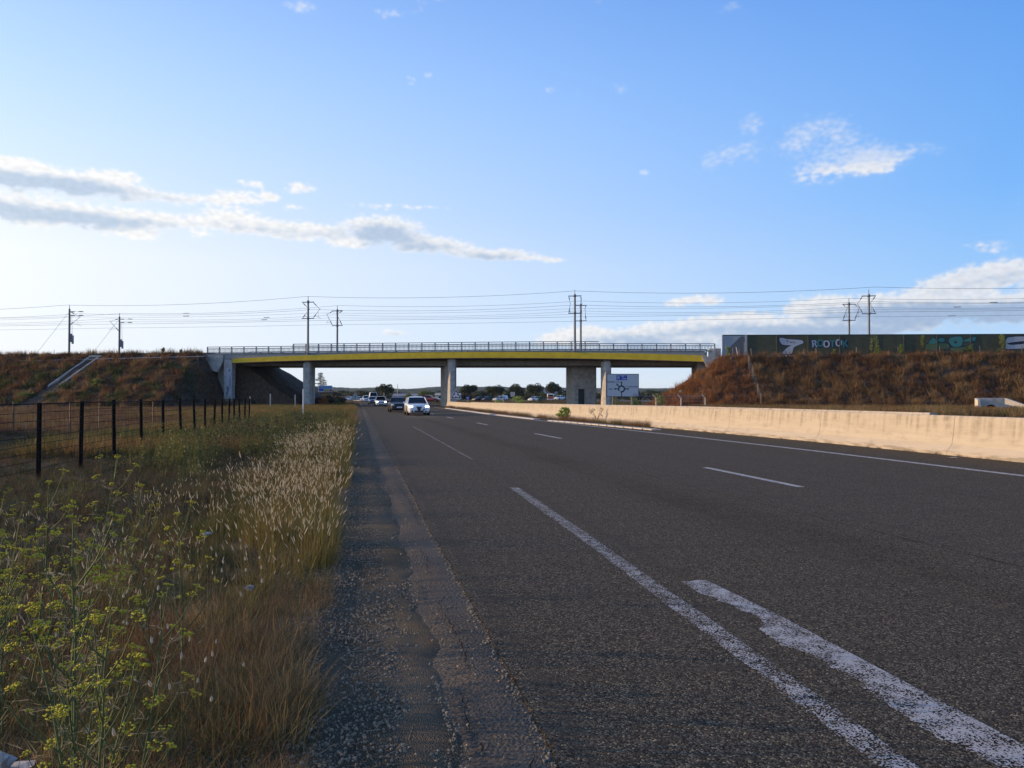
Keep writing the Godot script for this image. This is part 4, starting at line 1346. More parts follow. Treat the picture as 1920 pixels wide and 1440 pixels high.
	for q in [[-18.5, -36.2], [-15.9, -35.7], [-13.55, -35.2], [-11.3, -34.75], [-10.15, -34.5], [-8.6, -36.5]]:
		b = MB.new()
		b.rod(Vector3(q[0], -0.3, q[1]), Vector3(q[0] + R(-0.03, 0.03), 1.28, q[1]), 0.03, 6)
		part(of, "post", b.done(), M.flange)
	for y in [0.5, 0.9, 1.2]:
		b = MB.new()
		b.tube(PackedVector3Array([Vector3(-18.5, y, -36.2), Vector3(-13.55, y - 0.03, -35.2), Vector3(-10.15, y, -34.5), Vector3(-8.6, y, -36.5)]), 0.006, 0.006, 4, false)
		part(of, "wire", b.done(), M.dark_wire)
	for q in [[-10.8, -103.9, 1.7, "leftmost of three under the left end of the bridge", -13.3], [-13.3, -104.4, 1.4, "", 0.0], [-7.7, -103.3, 1.6, "", 0.0]]:
		pass
	for q in [[-13.3, -104.4, 1.5, "left of the painted abutment's dark slope"], [-10.8, -103.9, 1.8, "at the middle of the dark slope under the bridge"], [-7.75, -103.3, 1.7, "nearest the left pier"]]:
		b = MB.new()
		b.bbox(Vector3(0, q[2] * 0.5 - 0.15, 0), Vector3(0.13, q[2] + 0.3, 0.13), 0.015)
		tag(part(self, "concrete_post", b.done(), M.concrete, at(q[0], 0, q[1])), "grey concrete fence post, " + q[3], "post", "concrete posts by the bridge")
	# left crest rail
	var cl := thing("crest_rail", "thin grey rail on low posts sloping along the top of the left bank", "rail", rail_xf())
	b = MB.new()
	b.tube(PackedVector3Array([Vector3(-100.0, 6.5, 3.0), Vector3(-80.7, 6.95, 3.0), Vector3(-46.3, 7.5, 3.0)]), 0.06, 0.06, 6)
	part(cl, "rail", b.done(), M.galv)
	for k in 8:
		var a := -90.0 + k * 6.1
		b = MB.new()
		b.rod(Vector3(a, 5.8, 3.0), Vector3(a, 7.1 + k * 0.07, 3.0), 0.03, 5)
		part(cl, "post", b.done(), M.galv)
	for q in [[-66.0, 8.9, "above the head of the drain chute"], [-60.0, 8.8, "first to the right of the drain chute"], [-52.5, 8.7, "left of the bright yellow shrub"], [-49.5, 8.8, "between the yellow shrub and the railing"], [-72.8, 8.85, "left of the left mast"]]:
		var p := MB.new()
		p.rod(Vector3(0, 0, 0), Vector3(0, q[1] - 7.6, 0), 0.04, 5)
		tag(part(self, "marker_post", p.done(), M.galv, rail_xf(q[0], 7.6, -1.2)), "thin grey stake on the left bank's crest, " + q[2], "post", "stakes on the left crest")
	# concrete drain chute down the left bank
	var ch := thing("drain_chute", "pale blue grey concrete drain chute running down the left bank", "chute", rail_xf())
	for part_ in [[-1.0, "side_wall"], [0.0, "bed"], [1.0, "side_wall"]]:
		b = MB.new()
		var p := []
		for w in [-2.2, -9.2]:
			var y: float = 7.75 + (w + 1.7) / 1.5
			var a: float = -65.0 + (w + 2.2) * -0.215 * -1.0 + (0.8 * part_[0])
			var hw: float = 0.09 if part_[0] != 0.0 else 0.75
			var y0: float = y - 0.5
			var y1: float = y + (0.34 if part_[0] != 0.0 else -0.12)
			p.append([Vector3(a - hw, y0, -w), Vector3(a + hw, y0, -w), Vector3(a + hw, y1, -w), Vector3(a - hw, y1, -w)])
		b.hexa([p[0][0], p[0][1], p[0][2], p[0][3], p[1][0], p[1][1], p[1][2], p[1][3]])
		part(ch, part_[1], b.done(), M.concrete)
	b = MB.new()
	b.box(Vector3(-65.0, 7.35, 2.12), Vector3(2.1, 1.0, 0.15))
	part(ch, "head_wall", b.done(), M.concrete)
	# culvert at the foot of the right bank
	var cu := thing("culvert_headwall", "white concrete culvert headwall with a round pipe mouth at the foot of the right bank", "culvert", rail_xf(55.2, 0, -22.0))
	b = MB.new()
	var ring := PackedVector2Array([Vector2(-1.35, -1.2), Vector2(1.35, -1.2), Vector2(1.35, 1.32), Vector2(-1.35, 1.32)])
	var wall := CSGCombiner3D.new()
	b.bbox(Vector3(0, 0.06, 0), Vector3(2.7, 2.52, 0.22), 0.02)
	var face := CSGMesh3D.new()
	face.mesh = b.done()
	var hole := CSGCylinder3D.new()
	hole.radius = 0.72
	hole.height = 1.0
	hole.sides = 24
	hole.rotation.x = PI / 2
	hole.position.y = -0.1
	hole.operation = CSGShape3D.OPERATION_SUBTRACTION
	wall.name = "headwall"
	wall.add_child(face); wall.add_child(hole)
	cu.add_child(wall)
	wall.material_override = M.concrete
	b = MB.new()
	for k in 24:
		var a0 := TAU * k / 24.0
		var a1 := TAU * (k + 1) / 24.0
		b.quad(Vector3(cos(a1) * 0.74, sin(a1) * 0.74 - 0.1, 0.08), Vector3(cos(a0) * 0.74, sin(a0) * 0.74 - 0.1, 0.08), Vector3(cos(a0) * 0.74, sin(a0) * 0.74 - 0.1, -2.6), Vector3(cos(a1) * 0.74, sin(a1) * 0.74 - 0.1, -2.6))
	part(cu, "pipe", b.done(), M.dark_concrete)
	b = MB.new()
	b.hexa([Vector3(1.36, -1.2, 0.1), Vector3(1.6, -1.2, 0.1), Vector3(4.6, -1.2, 1.6), Vector3(4.5, -1.2, 1.8), Vector3(1.36, 1.32, 0.1), Vector3(1.6, 1.32, 0.1), Vector3(4.6, -0.1, 1.6), Vector3(4.5, -0.1, 1.8)])
	part(cu, "wing_wall", b.done(), M.pale_concrete)
	b = MB.new()
	b.hexa([Vector3(-1.37, -1.2, 0.12), Vector3(-1.6, -1.2, 0.12), Vector3(-1.7, -1.2, 1.2), Vector3(-1.45, -1.2, 1.2), Vector3(-1.37, 1.3, 0.12), Vector3(-1.6, 1.3, 0.12), Vector3(-1.7, 1.1, 1.2), Vector3(-1.45, 1.1, 1.2)])
	part(cu, "wing_wall", b.done(), M.pale_concrete)

# ---------------------------------------------------------------- signs
func letter(parent: Node, called: String, text: String, m: Material, xf: Transform3D, width: float, height: float) -> void:
	var tm := TextMesh.new()
	tm.text = text
	var f := SystemFont.new()
	f.font_names = PackedStringArray(["Droid Sans"])
	f.font_weight = 700
	tm.font = f
	tm.font_size = 48
	tm.pixel_size = 0.01
	tm.depth = 0.01
	var bb := tm.get_aabb().size
	if bb.x <= 0.0:
		return
	part(parent, called, tm, m, xf * Transform3D(Basis.from_scale(Vector3(width / bb.x, height / bb.y, 0.4)), Vector3.ZERO))

func build_signs() -> void:
	var t := thing("direction_sign", "large white roundabout direction sign with a blue motorway panel behind the barrier", "road sign", at(30.82, 0, -90.8, -0.12))
	var b := MB.new()
	b.bbox(Vector3(0, 2.80, 0), Vector3(3.85, 2.72, 0.06), 0.015)
	part(t, "panel", b.done(), M.sign_white)
	b = MB.new()
	for q in [[0, 4.14, 3.89, 0.06], [0, 1.46, 3.89, 0.06], [-1.91, 2.8, 0.06, 2.74], [1.91, 2.8, 0.06, 2.74]]:
		b.box(Vector3(q[0], q[1], 0.005 if q[2] > 1.0 else 0.003), Vector3(q[2], q[3], 0.08))
	part(t, "frame", b.done(), M.sign_dark)
	b = MB.new()
	b.bbox(Vector3(-0.12, 3.70, 0.033), Vector3(1.27, 0.57, 0.012), 0.004)
	part(t, "motorway_panel", b.done(), M.sign_blue)
	b = MB.new()
	for q in [[-0.62, 3.5, -0.56, 3.86], [-0.42, 3.5, -0.48, 3.86], [-0.68, 3.78, -0.36, 3.78]]:
		var p0 := Vector2(q[0], q[1])
		var p1 := Vector2(q[2], q[3])
		var nn := (p1 - p0).orthogonal().normalized() * 0.022
		b.prism(PackedVector2Array([p0 + nn, p0 - nn, p1 - nn, p1 + nn]), 0.040, 0.0425)
	part(t, "motorway_symbol", b.done(), M.white)
	letter(t, "lettering", "A 9", M.white, Transform3D(Basis(), Vector3(0.0, 3.87, 0.042)), 0.32, 0.15)
	letter(t, "lettering", "péage", M.white, Transform3D(Basis(), Vector3(0.16, 3.6, 0.042)), 0.5, 0.17)
	# ring with arms
	b = MB.new()
	var c := Vector2(-0.148, 2.37)
	for k in 30:
		var a0 := deg_to_rad(-112.0 + k * 11.0)
		var a1 := deg_to_rad(-112.0 + (k + 1) * 11.0)
		b.prism(PackedVector2Array([c + Vector2(cos(a0), sin(a0)) * 0.26, c + Vector2(cos(a0), sin(a0)) * 0.43, c + Vector2(cos(a1), sin(a1)) * 0.43, c + Vector2(cos(a1), sin(a1)) * 0.26]), 0.0305, 0.036)
	for q in [[90.0, 0.92], [135.0, 0.90], [180.0, 0.93], [0.0, 0.93]]:
		var d := Vector2(cos(deg_to_rad(q[0])), sin(deg_to_rad(q[0])))
		var nn := d.orthogonal()
		b.prism(PackedVector2Array([c + d * 0.4 + nn * 0.06, c + d * 0.4 - nn * 0.06, c + d * (q[1] - 0.16) - nn * 0.06, c + d * (q[1] - 0.16) + nn * 0.06]), 0.0305, 0.0355)
		b.prism(PackedVector2Array([c + d * (q[1] - 0.2) + nn * 0.14, c + d * (q[1] - 0.2) - nn * 0.14, c + d * q[1]]), 0.0305, 0.0365)
	b.prism(PackedVector2Array([c + Vector2(-0.05, -0.42), c + Vector2(0.05, -0.42), c + Vector2(0.05, -0.92), c + Vector2(-0.05, -0.92)]), 0.0305, 0.0355)
	part(t, "roundabout_diagram", b.done(), M.sign_dark)
	letter(t, "lettering", "GALLARGUES - LE - M.", M.sign_dark, Transform3D(Basis(), Vector3(-1.12, 3.2, 0.034)), 1.5, 0.17)
	letter(t, "lettering", "LUNEL", M.sign_dark, Transform3D(Basis(), Vector3(-1.48, 2.34, 0.034)), 0.52, 0.17)
	letter(t, "lettering", "MARCHE GARES", M.sign_dark, Transform3D(Basis(), Vector3(1.24, 2.63, 0.034)), 1.12, 0.16)
	letter(t, "lettering", "P", M.sign_back, Transform3D(Basis(), Vector3(0.42, 2.65, 0.034)), 0.12, 0.17)
	b = MB.new()
	for k in 24:
		var a0 := TAU * k / 24.0
		var a1 := TAU * (k + 1) / 24.0
		var o := Vector2(0.42, 2.65)
		b.prism(PackedVector2Array([o + Vector2(cos(a0), sin(a0)) * 0.135, o + Vector2(cos(a0), sin(a0)) * 0.165, o + Vector2(cos(a1), sin(a1)) * 0.165, o + Vector2(cos(a1), sin(a1)) * 0.135]), 0.0305, 0.035)
	part(t, "parking_ring", b.done(), M.sign_back)
	b = MB.new()
	b.box(Vector3(1.60, 1.775, 0.034), Vector3(0.64, 0.03, 0.012))
	b.box(Vector3(1.27, 1.63, 0.034), Vector3(0.03, 0.32, 0.0125))
	part(t, "distance_box", b.done(), M.sign_dark)
	letter(t, "lettering", "200 m", M.sign_dark, Transform3D(Basis(), Vector3(1.6, 1.6, 0.034)), 0.42, 0.14)
	for x in [-1.15, 1.12]:
		b = MB.new()
		b.bbox(Vector3(x, 1.6, -0.12), Vector3(0.14, 4.2, 0.14), 0.015)
		part(t, "post", b.done(), M.wood)
	# roundabout warning triangle
	t = thing("warning_sign", "white triangular warning sign with a dark red rim beside the middle pier", "road sign", at(12.58, 0, -104.5, -0.1))
	var tri_pts := func(r: float) -> PackedVector2Array:
		var p := []
		for k in 3:
			var an := PI / 2 + TAU * k / 3.0
			p.append([cos(an) * r, sin(an) * r + 1.66])
		return blob(p)
	b = MB.new()
	b.prism(PackedVector2Array([Vector2(0, 2.50), Vector2(-0.74, 1.22), Vector2(0.74, 1.22)]), -0.02, -0.002)
	part(t, "border", b.done(), M.white)
	b = MB.new()
	b.prism(PackedVector2Array([Vector2(0, 2.38), Vector2(-0.64, 1.28), Vector2(0.64, 1.28)]), 0.0, 0.02)
	part(t, "rim", b.done(), M.sign_rim)
	b = MB.new()
	b.prism(PackedVector2Array([Vector2(0, 2.14), Vector2(-0.44, 1.385), Vector2(0.44, 1.385)]), 0.0205, 0.025)
	part(t, "face", b.done(), M.white)
	b = MB.new()
	for k in 3:
		var an := TAU * k / 3.0 + 0.5
		var o := Vector2(0, 1.63)
		var d := Vector2(cos(an), sin(an))
		var nn := d.orthogonal()
		b.prism(PackedVector2Array([o + d * 0.15 - nn * 0.12, o + d * 0.21 - nn * 0.12, o + d * 0.21 + nn * 0.03, o + d * 0.26 + nn * 0.03, o + d * 0.18 + nn * 0.15, o + d * 0.09 + nn * 0.03, o + d * 0.15 + nn * 0.03]), 0.0255, 0.028)
	part(t, "arrows", b.done(), M.sign_dark)
	b = MB.new()
	b.bbox(Vector3(0, 0.9, -0.04), Vector3(0.06, 2.5, 0.05), 0.008)
	part(t, "post", b.done(), M.galv)
	# the back of a triangular sign on the left verge
	t = thing("warning_sign", "grey back of a triangular sign on a thin post at the left road edge", "road sign", at(-0.39, 0, -101.9, 0.1))
	b = MB.new()
	b.prism(PackedVector2Array([Vector2(0, 2.0), Vector2(-0.72, 1.02), Vector2(0.72, 1.02)]), -0.02, 0.0)
	part(t, "back", b.done(), M.sign_back)
	b = MB.new()
	b.bbox(Vector3(0, 0.85, 0.03), Vector3(0.07, 2.6, 0.05), 0.008)
	part(t, "post", b.done(), M.mast)
	# white delineator
	b = MB.new()
	b.bbox(Vector3(0, 0.9, 0), Vector3(0.09, 2.2, 0.05), 0.012)
	tag(part(self, "delineator_post", b.done(), M.white, at(-3.79, 0, -57.75)), "slim white marker post in the grass in front of the left pier", "post")
	# billboards
	t = thing("billboard", "blue and white printed billboard on legs right of the left pier", "billboard", at(-6.9, 0, -174.4, -0.15))
	b = MB.new()
	b.bbox(Vector3(0, 3.08, 0), Vector3(2.95, 1.38, 0.12), 0.02)
	part(t, "board", b.done(), M.sign_white)
	for q in [[[-1.42, 3.1, 1.42, 3.72], Color(0.16, 0.30, 0.52)], [[-1.42, 2.62, -0.35, 3.1], Color(0.03, 0.08, 0.36)], [[-0.25, 2.5, 0.85, 2.95], Color(0.35, 0.30, 0.08)], [[0.92, 2.52, 1.4, 2.95], Color(0.40, 0.08, 0.05)]]:
		b = MB.new()
		b.box(Vector3((q[0][0] + q[0][2]) * 0.5, (q[0][1] + q[0][3]) * 0.5, 0.062), Vector3(q[0][2] - q[0][0], q[0][3] - q[0][1], 0.006))
		part(t, "print", b.done(), mat(q[1], 0.6))
	b = MB.new()
	b.box(Vector3(0.0, 2.1, -0.01), Vector3(2.9, 0.5, 0.08))
	part(t, "lower_board", b.done(), M.flange)
	b = MB.new()
	b.box(Vector3(0.0, 1.78, 0.03), Vector3(3.2, 0.07, 0.1))
	part(t, "yellow_bar", b.done(), M.yellow)
	for x in [-1.3, 0.0, 1.3]:
		b = MB.new()
		b.bbox(Vector3(x, 1.1, -0.1), Vector3(0.12, 2.8, 0.12), 0.01)
		part(t, "leg", b.done(), M.mast)
	t = thing("billboard", "plain grey green back of a billboard left of the left pier", "billboard", at(-13.1, 0, -180.7, -0.1))
	b = MB.new()
	b.bbox(Vector3(0, 3.3, 0), Vector3(2.6, 1.1, 0.12), 0.02)
	part(t, "board", b.done(), mat(Color(0.10, 0.14, 0.15), 0.6))
	for x in [-0.9, 0.9]:
		b = MB.new()
		b.bbox(Vector3(x, 1.4, -0.1), Vector3(0.12, 3.0, 0.12), 0.01)
		part(t, "leg", b.done(), M.mast)
	# small white board with red lettering on the grass island
	t = thing("notice_board", "small white board with faint red lines on a post on the far grass island", "sign", at(34.1, 0, -176.7, -0.19))
	b = MB.new()
	b.prism(PackedVector2Array([Vector2(-0.5, 2.45), Vector2(0.5, 2.45), Vector2(0.5, 1.75), Vector2(0.2, 1.4), Vector2(-0.5, 1.4)]), -0.03, 0.03)
	part(t, "board", b.done(), mat(Color(0.72, 0.60, 0.52), 0.5))
	b = MB.new()
	for k in 4:
		b.box(Vector3(-0.02, 2.25 - k * 0.19, 0.032), Vector3(0.74, 0.05, 0.006))
	part(t, "print", b.done(), mat(Color(0.45, 0.16, 0.12), 0.6))
	b = MB.new()
	b.bbox(Vector3(0, 0.7, -0.06), Vector3(0.08, 1.8, 0.06), 0.01)
	part(t, "post", b.done(), M.galv)
	# blue arrow disc
	t = thing("keep_sign", "small blue round traffic sign on the far grass beyond the barrier", "road sign", at(25.5, 0, -188.6, -0.13))
	b = MB.new()
	var disc := PackedVector2Array()
	for k in 24:
		disc.append(Vector2(cos(TAU * k / 24.0) * 0.42, sin(TAU * k / 24.0) * 0.42 + 1.1))
	b.prism(disc, 0.0, 0.03)
	part(t, "disc", b.done(), M.sign_blue)
	b = MB.new()
	b.prism(PackedVector2Array([Vector2(-0.28, 1.1), Vector2(-0.02, 1.3), Vector2(-0.02, 1.16), Vector2(0.28, 1.16), Vector2(0.28, 1.04), Vector2(-0.02, 1.04), Vector2(-0.02, 0.9)]), 0.0305, 0.034)
	part(t, "arrow", b.done(), M.white)
	b = MB.new()
	b.rod(Vector3(0, -0.2, -0.04), Vector3(0, 1.4, -0.04), 0.04, 6)
	part(t, "post", b.done(), M.galv)
	# lamp columns and slim poles near the roundabout
	for q in [[9.6, -201.8, 4.6, "pale pole by the roundabout right of the dark umbrella pine"], [7.0, -225.0, 2.6, "short pale pole just left of the taller pole by the roundabout"], [32.6, -180.5, 2.1, "white bollard post left of the small white board"]]:
		b = MB.new()
		b.tube(PackedVector3Array([Vector3(0, -0.2, 0), Vector3(0, q[2], 0)]), 0.10, 0.06, 8)
		tag(part(self, "pole", b.done(), M.pale_concrete, at(q[0], 0, q[1])), q[3], "pole")

# ---------------------------------------------------------------- cars
func car(label: String, kind: String, xf: Transform3D, s: Dictionary) -> Node3D:
	var t := thing(s.get("name", "car"), label, kind, xf)
	var L: float = s.len * 0.5
	var W: float = s.wid * 0.5
	var paint: Material = M[s.paint]
	var belt: float = s.belt
	var hood: float = s.hood
	# body: rings from tail to nose -> [z, half width, sill, top, half width at the top]
	var rings := [[-L, W * 0.80, 0.42, belt * 0.86, W * 0.72], [-L + 0.10, W * 0.93, 0.28, belt * 0.97, W * 0.84], [-L * 0.72, W, 0.22, belt, W * 0.91], [s.cowl - 0.15, W, 0.21, belt, W * 0.91], [s.cowl + 0.1, W, 0.21, lerpf(belt, hood, 0.25), W * 0.9], [L * 0.78, W * 0.985, 0.22, hood, W * 0.84], [L - 0.16, W * 0.92, 0.21, hood * 0.90, W * 0.74], [L - 0.03, W * 0.78, 0.24, hood * 0.74, W * 0.66], [L, W * 0.68, 0.30, hood * 0.60, W * 0.6]]
	var b := MB.new()
	var ring := func(r: Array) -> PackedVector3Array:
		var m: float = lerpf(r[2], r[3], 0.55)
		var p := PackedVector3Array()
		for q in [[-0.9, r[2]], [-1.0, lerpf(r[2], m, 0.4)], [-1.0, m], [-0.97, lerpf(m, r[3], 0.55)]]:
			p.append(Vector3(r[1] * q[0], q[1], r[0]))
		p.append(Vector3(-r[4], r[3], r[0]))
		p.append(Vector3(-r[4] * 0.55, r[3] + 0.025, r[0]))
		p.append(Vector3(0, r[3] + 0.035, r[0]))
		for k in [5, 4, 3, 2, 1, 0]:
			p.append(Vector3(-p[k].x, p[k].y, p[k].z))
		return p
	for k in rings.size() - 1:
		var p: PackedVector3Array = ring.call(rings[k])
		var q: PackedVector3Array = ring.call(rings[k + 1])
		var mid := Vector3(0, 0.5, (rings[k][0] + rings[k + 1][0]) * 0.5)
		for j in p.size():
			var m: int = (j + 1) % p.size()
			b.qo(p[j], p[m], q[m], q[j], mid)
	for e in [0, rings.size() - 1]:
		var p: PackedVector3Array = ring.call(rings[e])
		var c := Vector3(0, (rings[e][2] + rings[e][3]) * 0.5, rings[e][0])
		for j in p.size():
			b.to(p[j], p[(j + 1) % p.size()], c, Vector3(0, 0.5, 0))
	part(t, "body", b.done(), paint)
	# greenhouse: windscreen foot at the cowl, rear glass foot near the tail
	var zr: float = s.tail
	var f0 := Vector3(W * 0.88, belt - 0.02, s.cowl)
	var f1 := Vector3(W * 0.70, s.hgt - 0.05, s.cowl - s.rake)
	var r0 := Vector3(W * 0.86, belt - 0.02, zr)
	var r1 := Vector3(W * 0.68, s.hgt - 0.06, zr + s.back)
	var mx := func(v: Vector3) -> Vector3: return Vector3(-v.x, v.y, v.z)
	var ins := Vector3(0, belt, (s.cowl + zr) * 0.5)
	b = MB.new()
	b.qo(f0, f1, mx.call(f1), mx.call(f0), ins)
	part(t, "windscreen", b.done(), M.car_glass)
	b = MB.new()
	b.qo(r0, r1, mx.call(r1), mx.call(r0), ins)
	part(t, "rear_window", b.done(), M.car_glass)
	for sd in [0, 1]:
		b = MB.new()
		var g := [f0, f1, r1, r0]
		if sd:
			g = [mx.call(f0), mx.call(f1), mx.call(r1), mx.call(r0)]
		b.qo(g[0], g[1], g[2], g[3], ins)
		part(t, "side_window", b.done(), paint if s.get("closed", false) else M.car_glass)
	b = MB.new()
	var rz := [[s.cowl - s.rake + 0.02, s.hgt - 0.055, 0.71], [s.cowl - s.rake - 0.25, s.hgt - 0.005, 0.69], [(s.cowl - s.rake + zr + s.back) * 0.5, s.hgt + 0.01, 0.68], [zr + s.back + 0.2, s.hgt - 0.02, 0.67], [zr + s.back - 0.03, s.hgt - 0.065, 0.69]]
	for k in rz.size() - 1:
		var c0: Array = rz[k]
		var c1: Array = rz[k + 1]
		for q in [[-1.0, -0.85], [-0.85, 0.0], [0.0, 0.85], [0.85, 1.0]]:
			var y0 := func(e: float) -> float: return -0.055 if absf(e) > 0.9 else (0.0 if absf(e) > 0.5 else 0.012)
			b.qo(Vector3(W * c0[2] * q[0], c0[1] + y0.call(q[0]), c0[0]), Vector3(W * c0[2] * q[1], c0[1] + y0.call(q[1]), c0[0]), Vector3(W * c1[2] * q[1], c1[1] + y0.call(q[1]), c1[0]), Vector3(W * c1[2] * q[0], c1[1] + y0.call(q[0]), c1[0]), ins)
	for v in [[f0, f1], [r0, r1], [mx.call(f0), mx.call(f1)], [mx.call(r0), mx.call(r1)]]:
		b.rod(v[0], v[1], 0.045, 6)
	var bp0 := (f0 + r0) * 0.5
	var bp1 := (f1 + r1) * 0.5
	b.rod(bp0, bp1, 0.035, 6)
	b.rod(mx.call(bp0), mx.call(bp1), 0.035, 6)
	part(t, "roof", b.done(), paint)
	# wheels
	var wr: float = s.get("wheel", 0.32)
	for q in [[-1.0, -L * 0.60], [1.0, -L * 0.60], [-1.0, L * 0.62], [1.0, L * 0.62]]:
		var bs := Basis(Vector3(0, 0, 1), -PI / 2 * q[0])
		b = MB.new()
		b.lathe(Vector3(q[0] * (W - 0.20), wr, q[1]), PackedVector2Array([Vector2(0.0, 0.0), Vector2(wr * 0.96, 0.0), Vector2(wr, 0.03), Vector2(wr, 0.17), Vector2(wr * 0.94, 0.205), Vector2(wr * 0.66, 0.21), Vector2(wr * 0.64, 0.17)]), 18, bs)
		var wheel := part(t, "wheel", b.done(), M.tyre)
		b = MB.new()
		b.lathe(Vector3(q[0] * (W - 0.20), wr, q[1]), PackedVector2Array([Vector2(wr * 0.65, 0.16), Vector2(wr * 0.6, 0.195), Vector2(wr * 0.2, 0.18), Vector2(0.001, 0.19)]), 14, bs)
		part(wheel, "rim", b.done(), M.rim)
		b = MB.new()   # dark arch above the wheel
		var arc := PackedVector2Array()
		for k in 11:
			var an := PI * k / 10.0
			arc.append(Vector2(cos(an) * (wr + 0.07) + q[1], sin(an) * (wr + 0.07) + wr))
		b.prism(arc, W * 0.98 * q[0], (W + 0.006) * q[0], Transform3D(Basis(Vector3(0, 0, 1), Vector3(0, 1, 0), Vector3(1, 0, 0)), Vector3.ZERO))
		part(t, "wheel_arch", b.done(), M.black)
	# face
	for sd in [-1.0, 1.0]:
		b = MB.new()
		b.bbox(Vector3(sd * W * 0.70, hood * 0.80, L - 0.13), Vector3(W * 0.34, 0.17, 0.18), 0.05, Basis(Vector3.UP, sd * 0.5))
		part(t, "headlight", b.done(), M.lamp_lit if s.get("lit", false) else M.lamp_clear)
		if s.get("lit", false):
			var sp := SpotLight3D.new()
			sp.name = "headlight_beam"
			sp.light_energy = 1.2
			sp.light_color = Color(1.0, 0.97, 0.9)
			sp.light_size = 0.09
			sp.spot_range = 60.0
			sp.spot_angle = 22.0
			sp.spot_attenuation = 2.0
			sp.shadow_enabled = true
			t.add_child(sp, true)
			sp.transform = Transform3D(Basis(Vector3.UP, PI) * Basis(Vector3.RIGHT, -0.04), Vector3(sd * W * 0.70, hood * 0.80, L + 0.10))
		b = MB.new()
		b.bbox(Vector3(sd * (W + 0.10), belt + 0.06, s.cowl - 0.28), Vector3(0.2, 0.14, 0.11), 0.035)
		part(t, "mirror", b.done(), paint if s.paint != "car_white" or sd < 0.0 else M.car_grey)
		b = MB.new()
		b.bbox(Vector3(sd * W * 0.62, 0.33, L - 0.03), Vector3(W * 0.24, 0.11, 0.08), 0.03, Basis(Vector3.UP, sd * 0.35))
		part(t, "fog_light", b.done(), M.black)
	b = MB.new()
	if s.get("shield", false):
		b.prism(PackedVector2Array([Vector2(-0.22, hood * 0.80), Vector2(0.22, hood * 0.80), Vector2(0.03, 0.30), Vector2(-0.03, 0.30)]), L - 0.10, L + 0.025)
	else:
		b.bbox(Vector3(0, hood * 0.66, L - 0.03), Vector3(W * 0.95, 0.15, 0.08), 0.025)
	part(t, "grille", b.done(), M.black)
	b = MB.new()
	b.bbox(Vector3(0, 0.33, L - 0.015), Vector3(W * 0.8, 0.12, 0.07), 0.02)
	part(t, "air_intake", b.done(), M.black)
	b = MB.new()
	b.bbox(Vector3(0.38 if s.get("shield", false) else 0.0, 0.47, L + 0.012), Vector3(0.12 if s.get("shield", false) else 0.50, 0.11, 0.02), 0.006)
	part(t, "number_plate", b.done(), M.white if not s.get("shield", false) else M.black)
	b = MB.new()
	b.bbox(Vector3(0, 0.20, 0), Vector3(W * 1.7, 0.10, L * 1.8), 0.02)
	part(t, "underbody", b.done(), M.black)
	return t

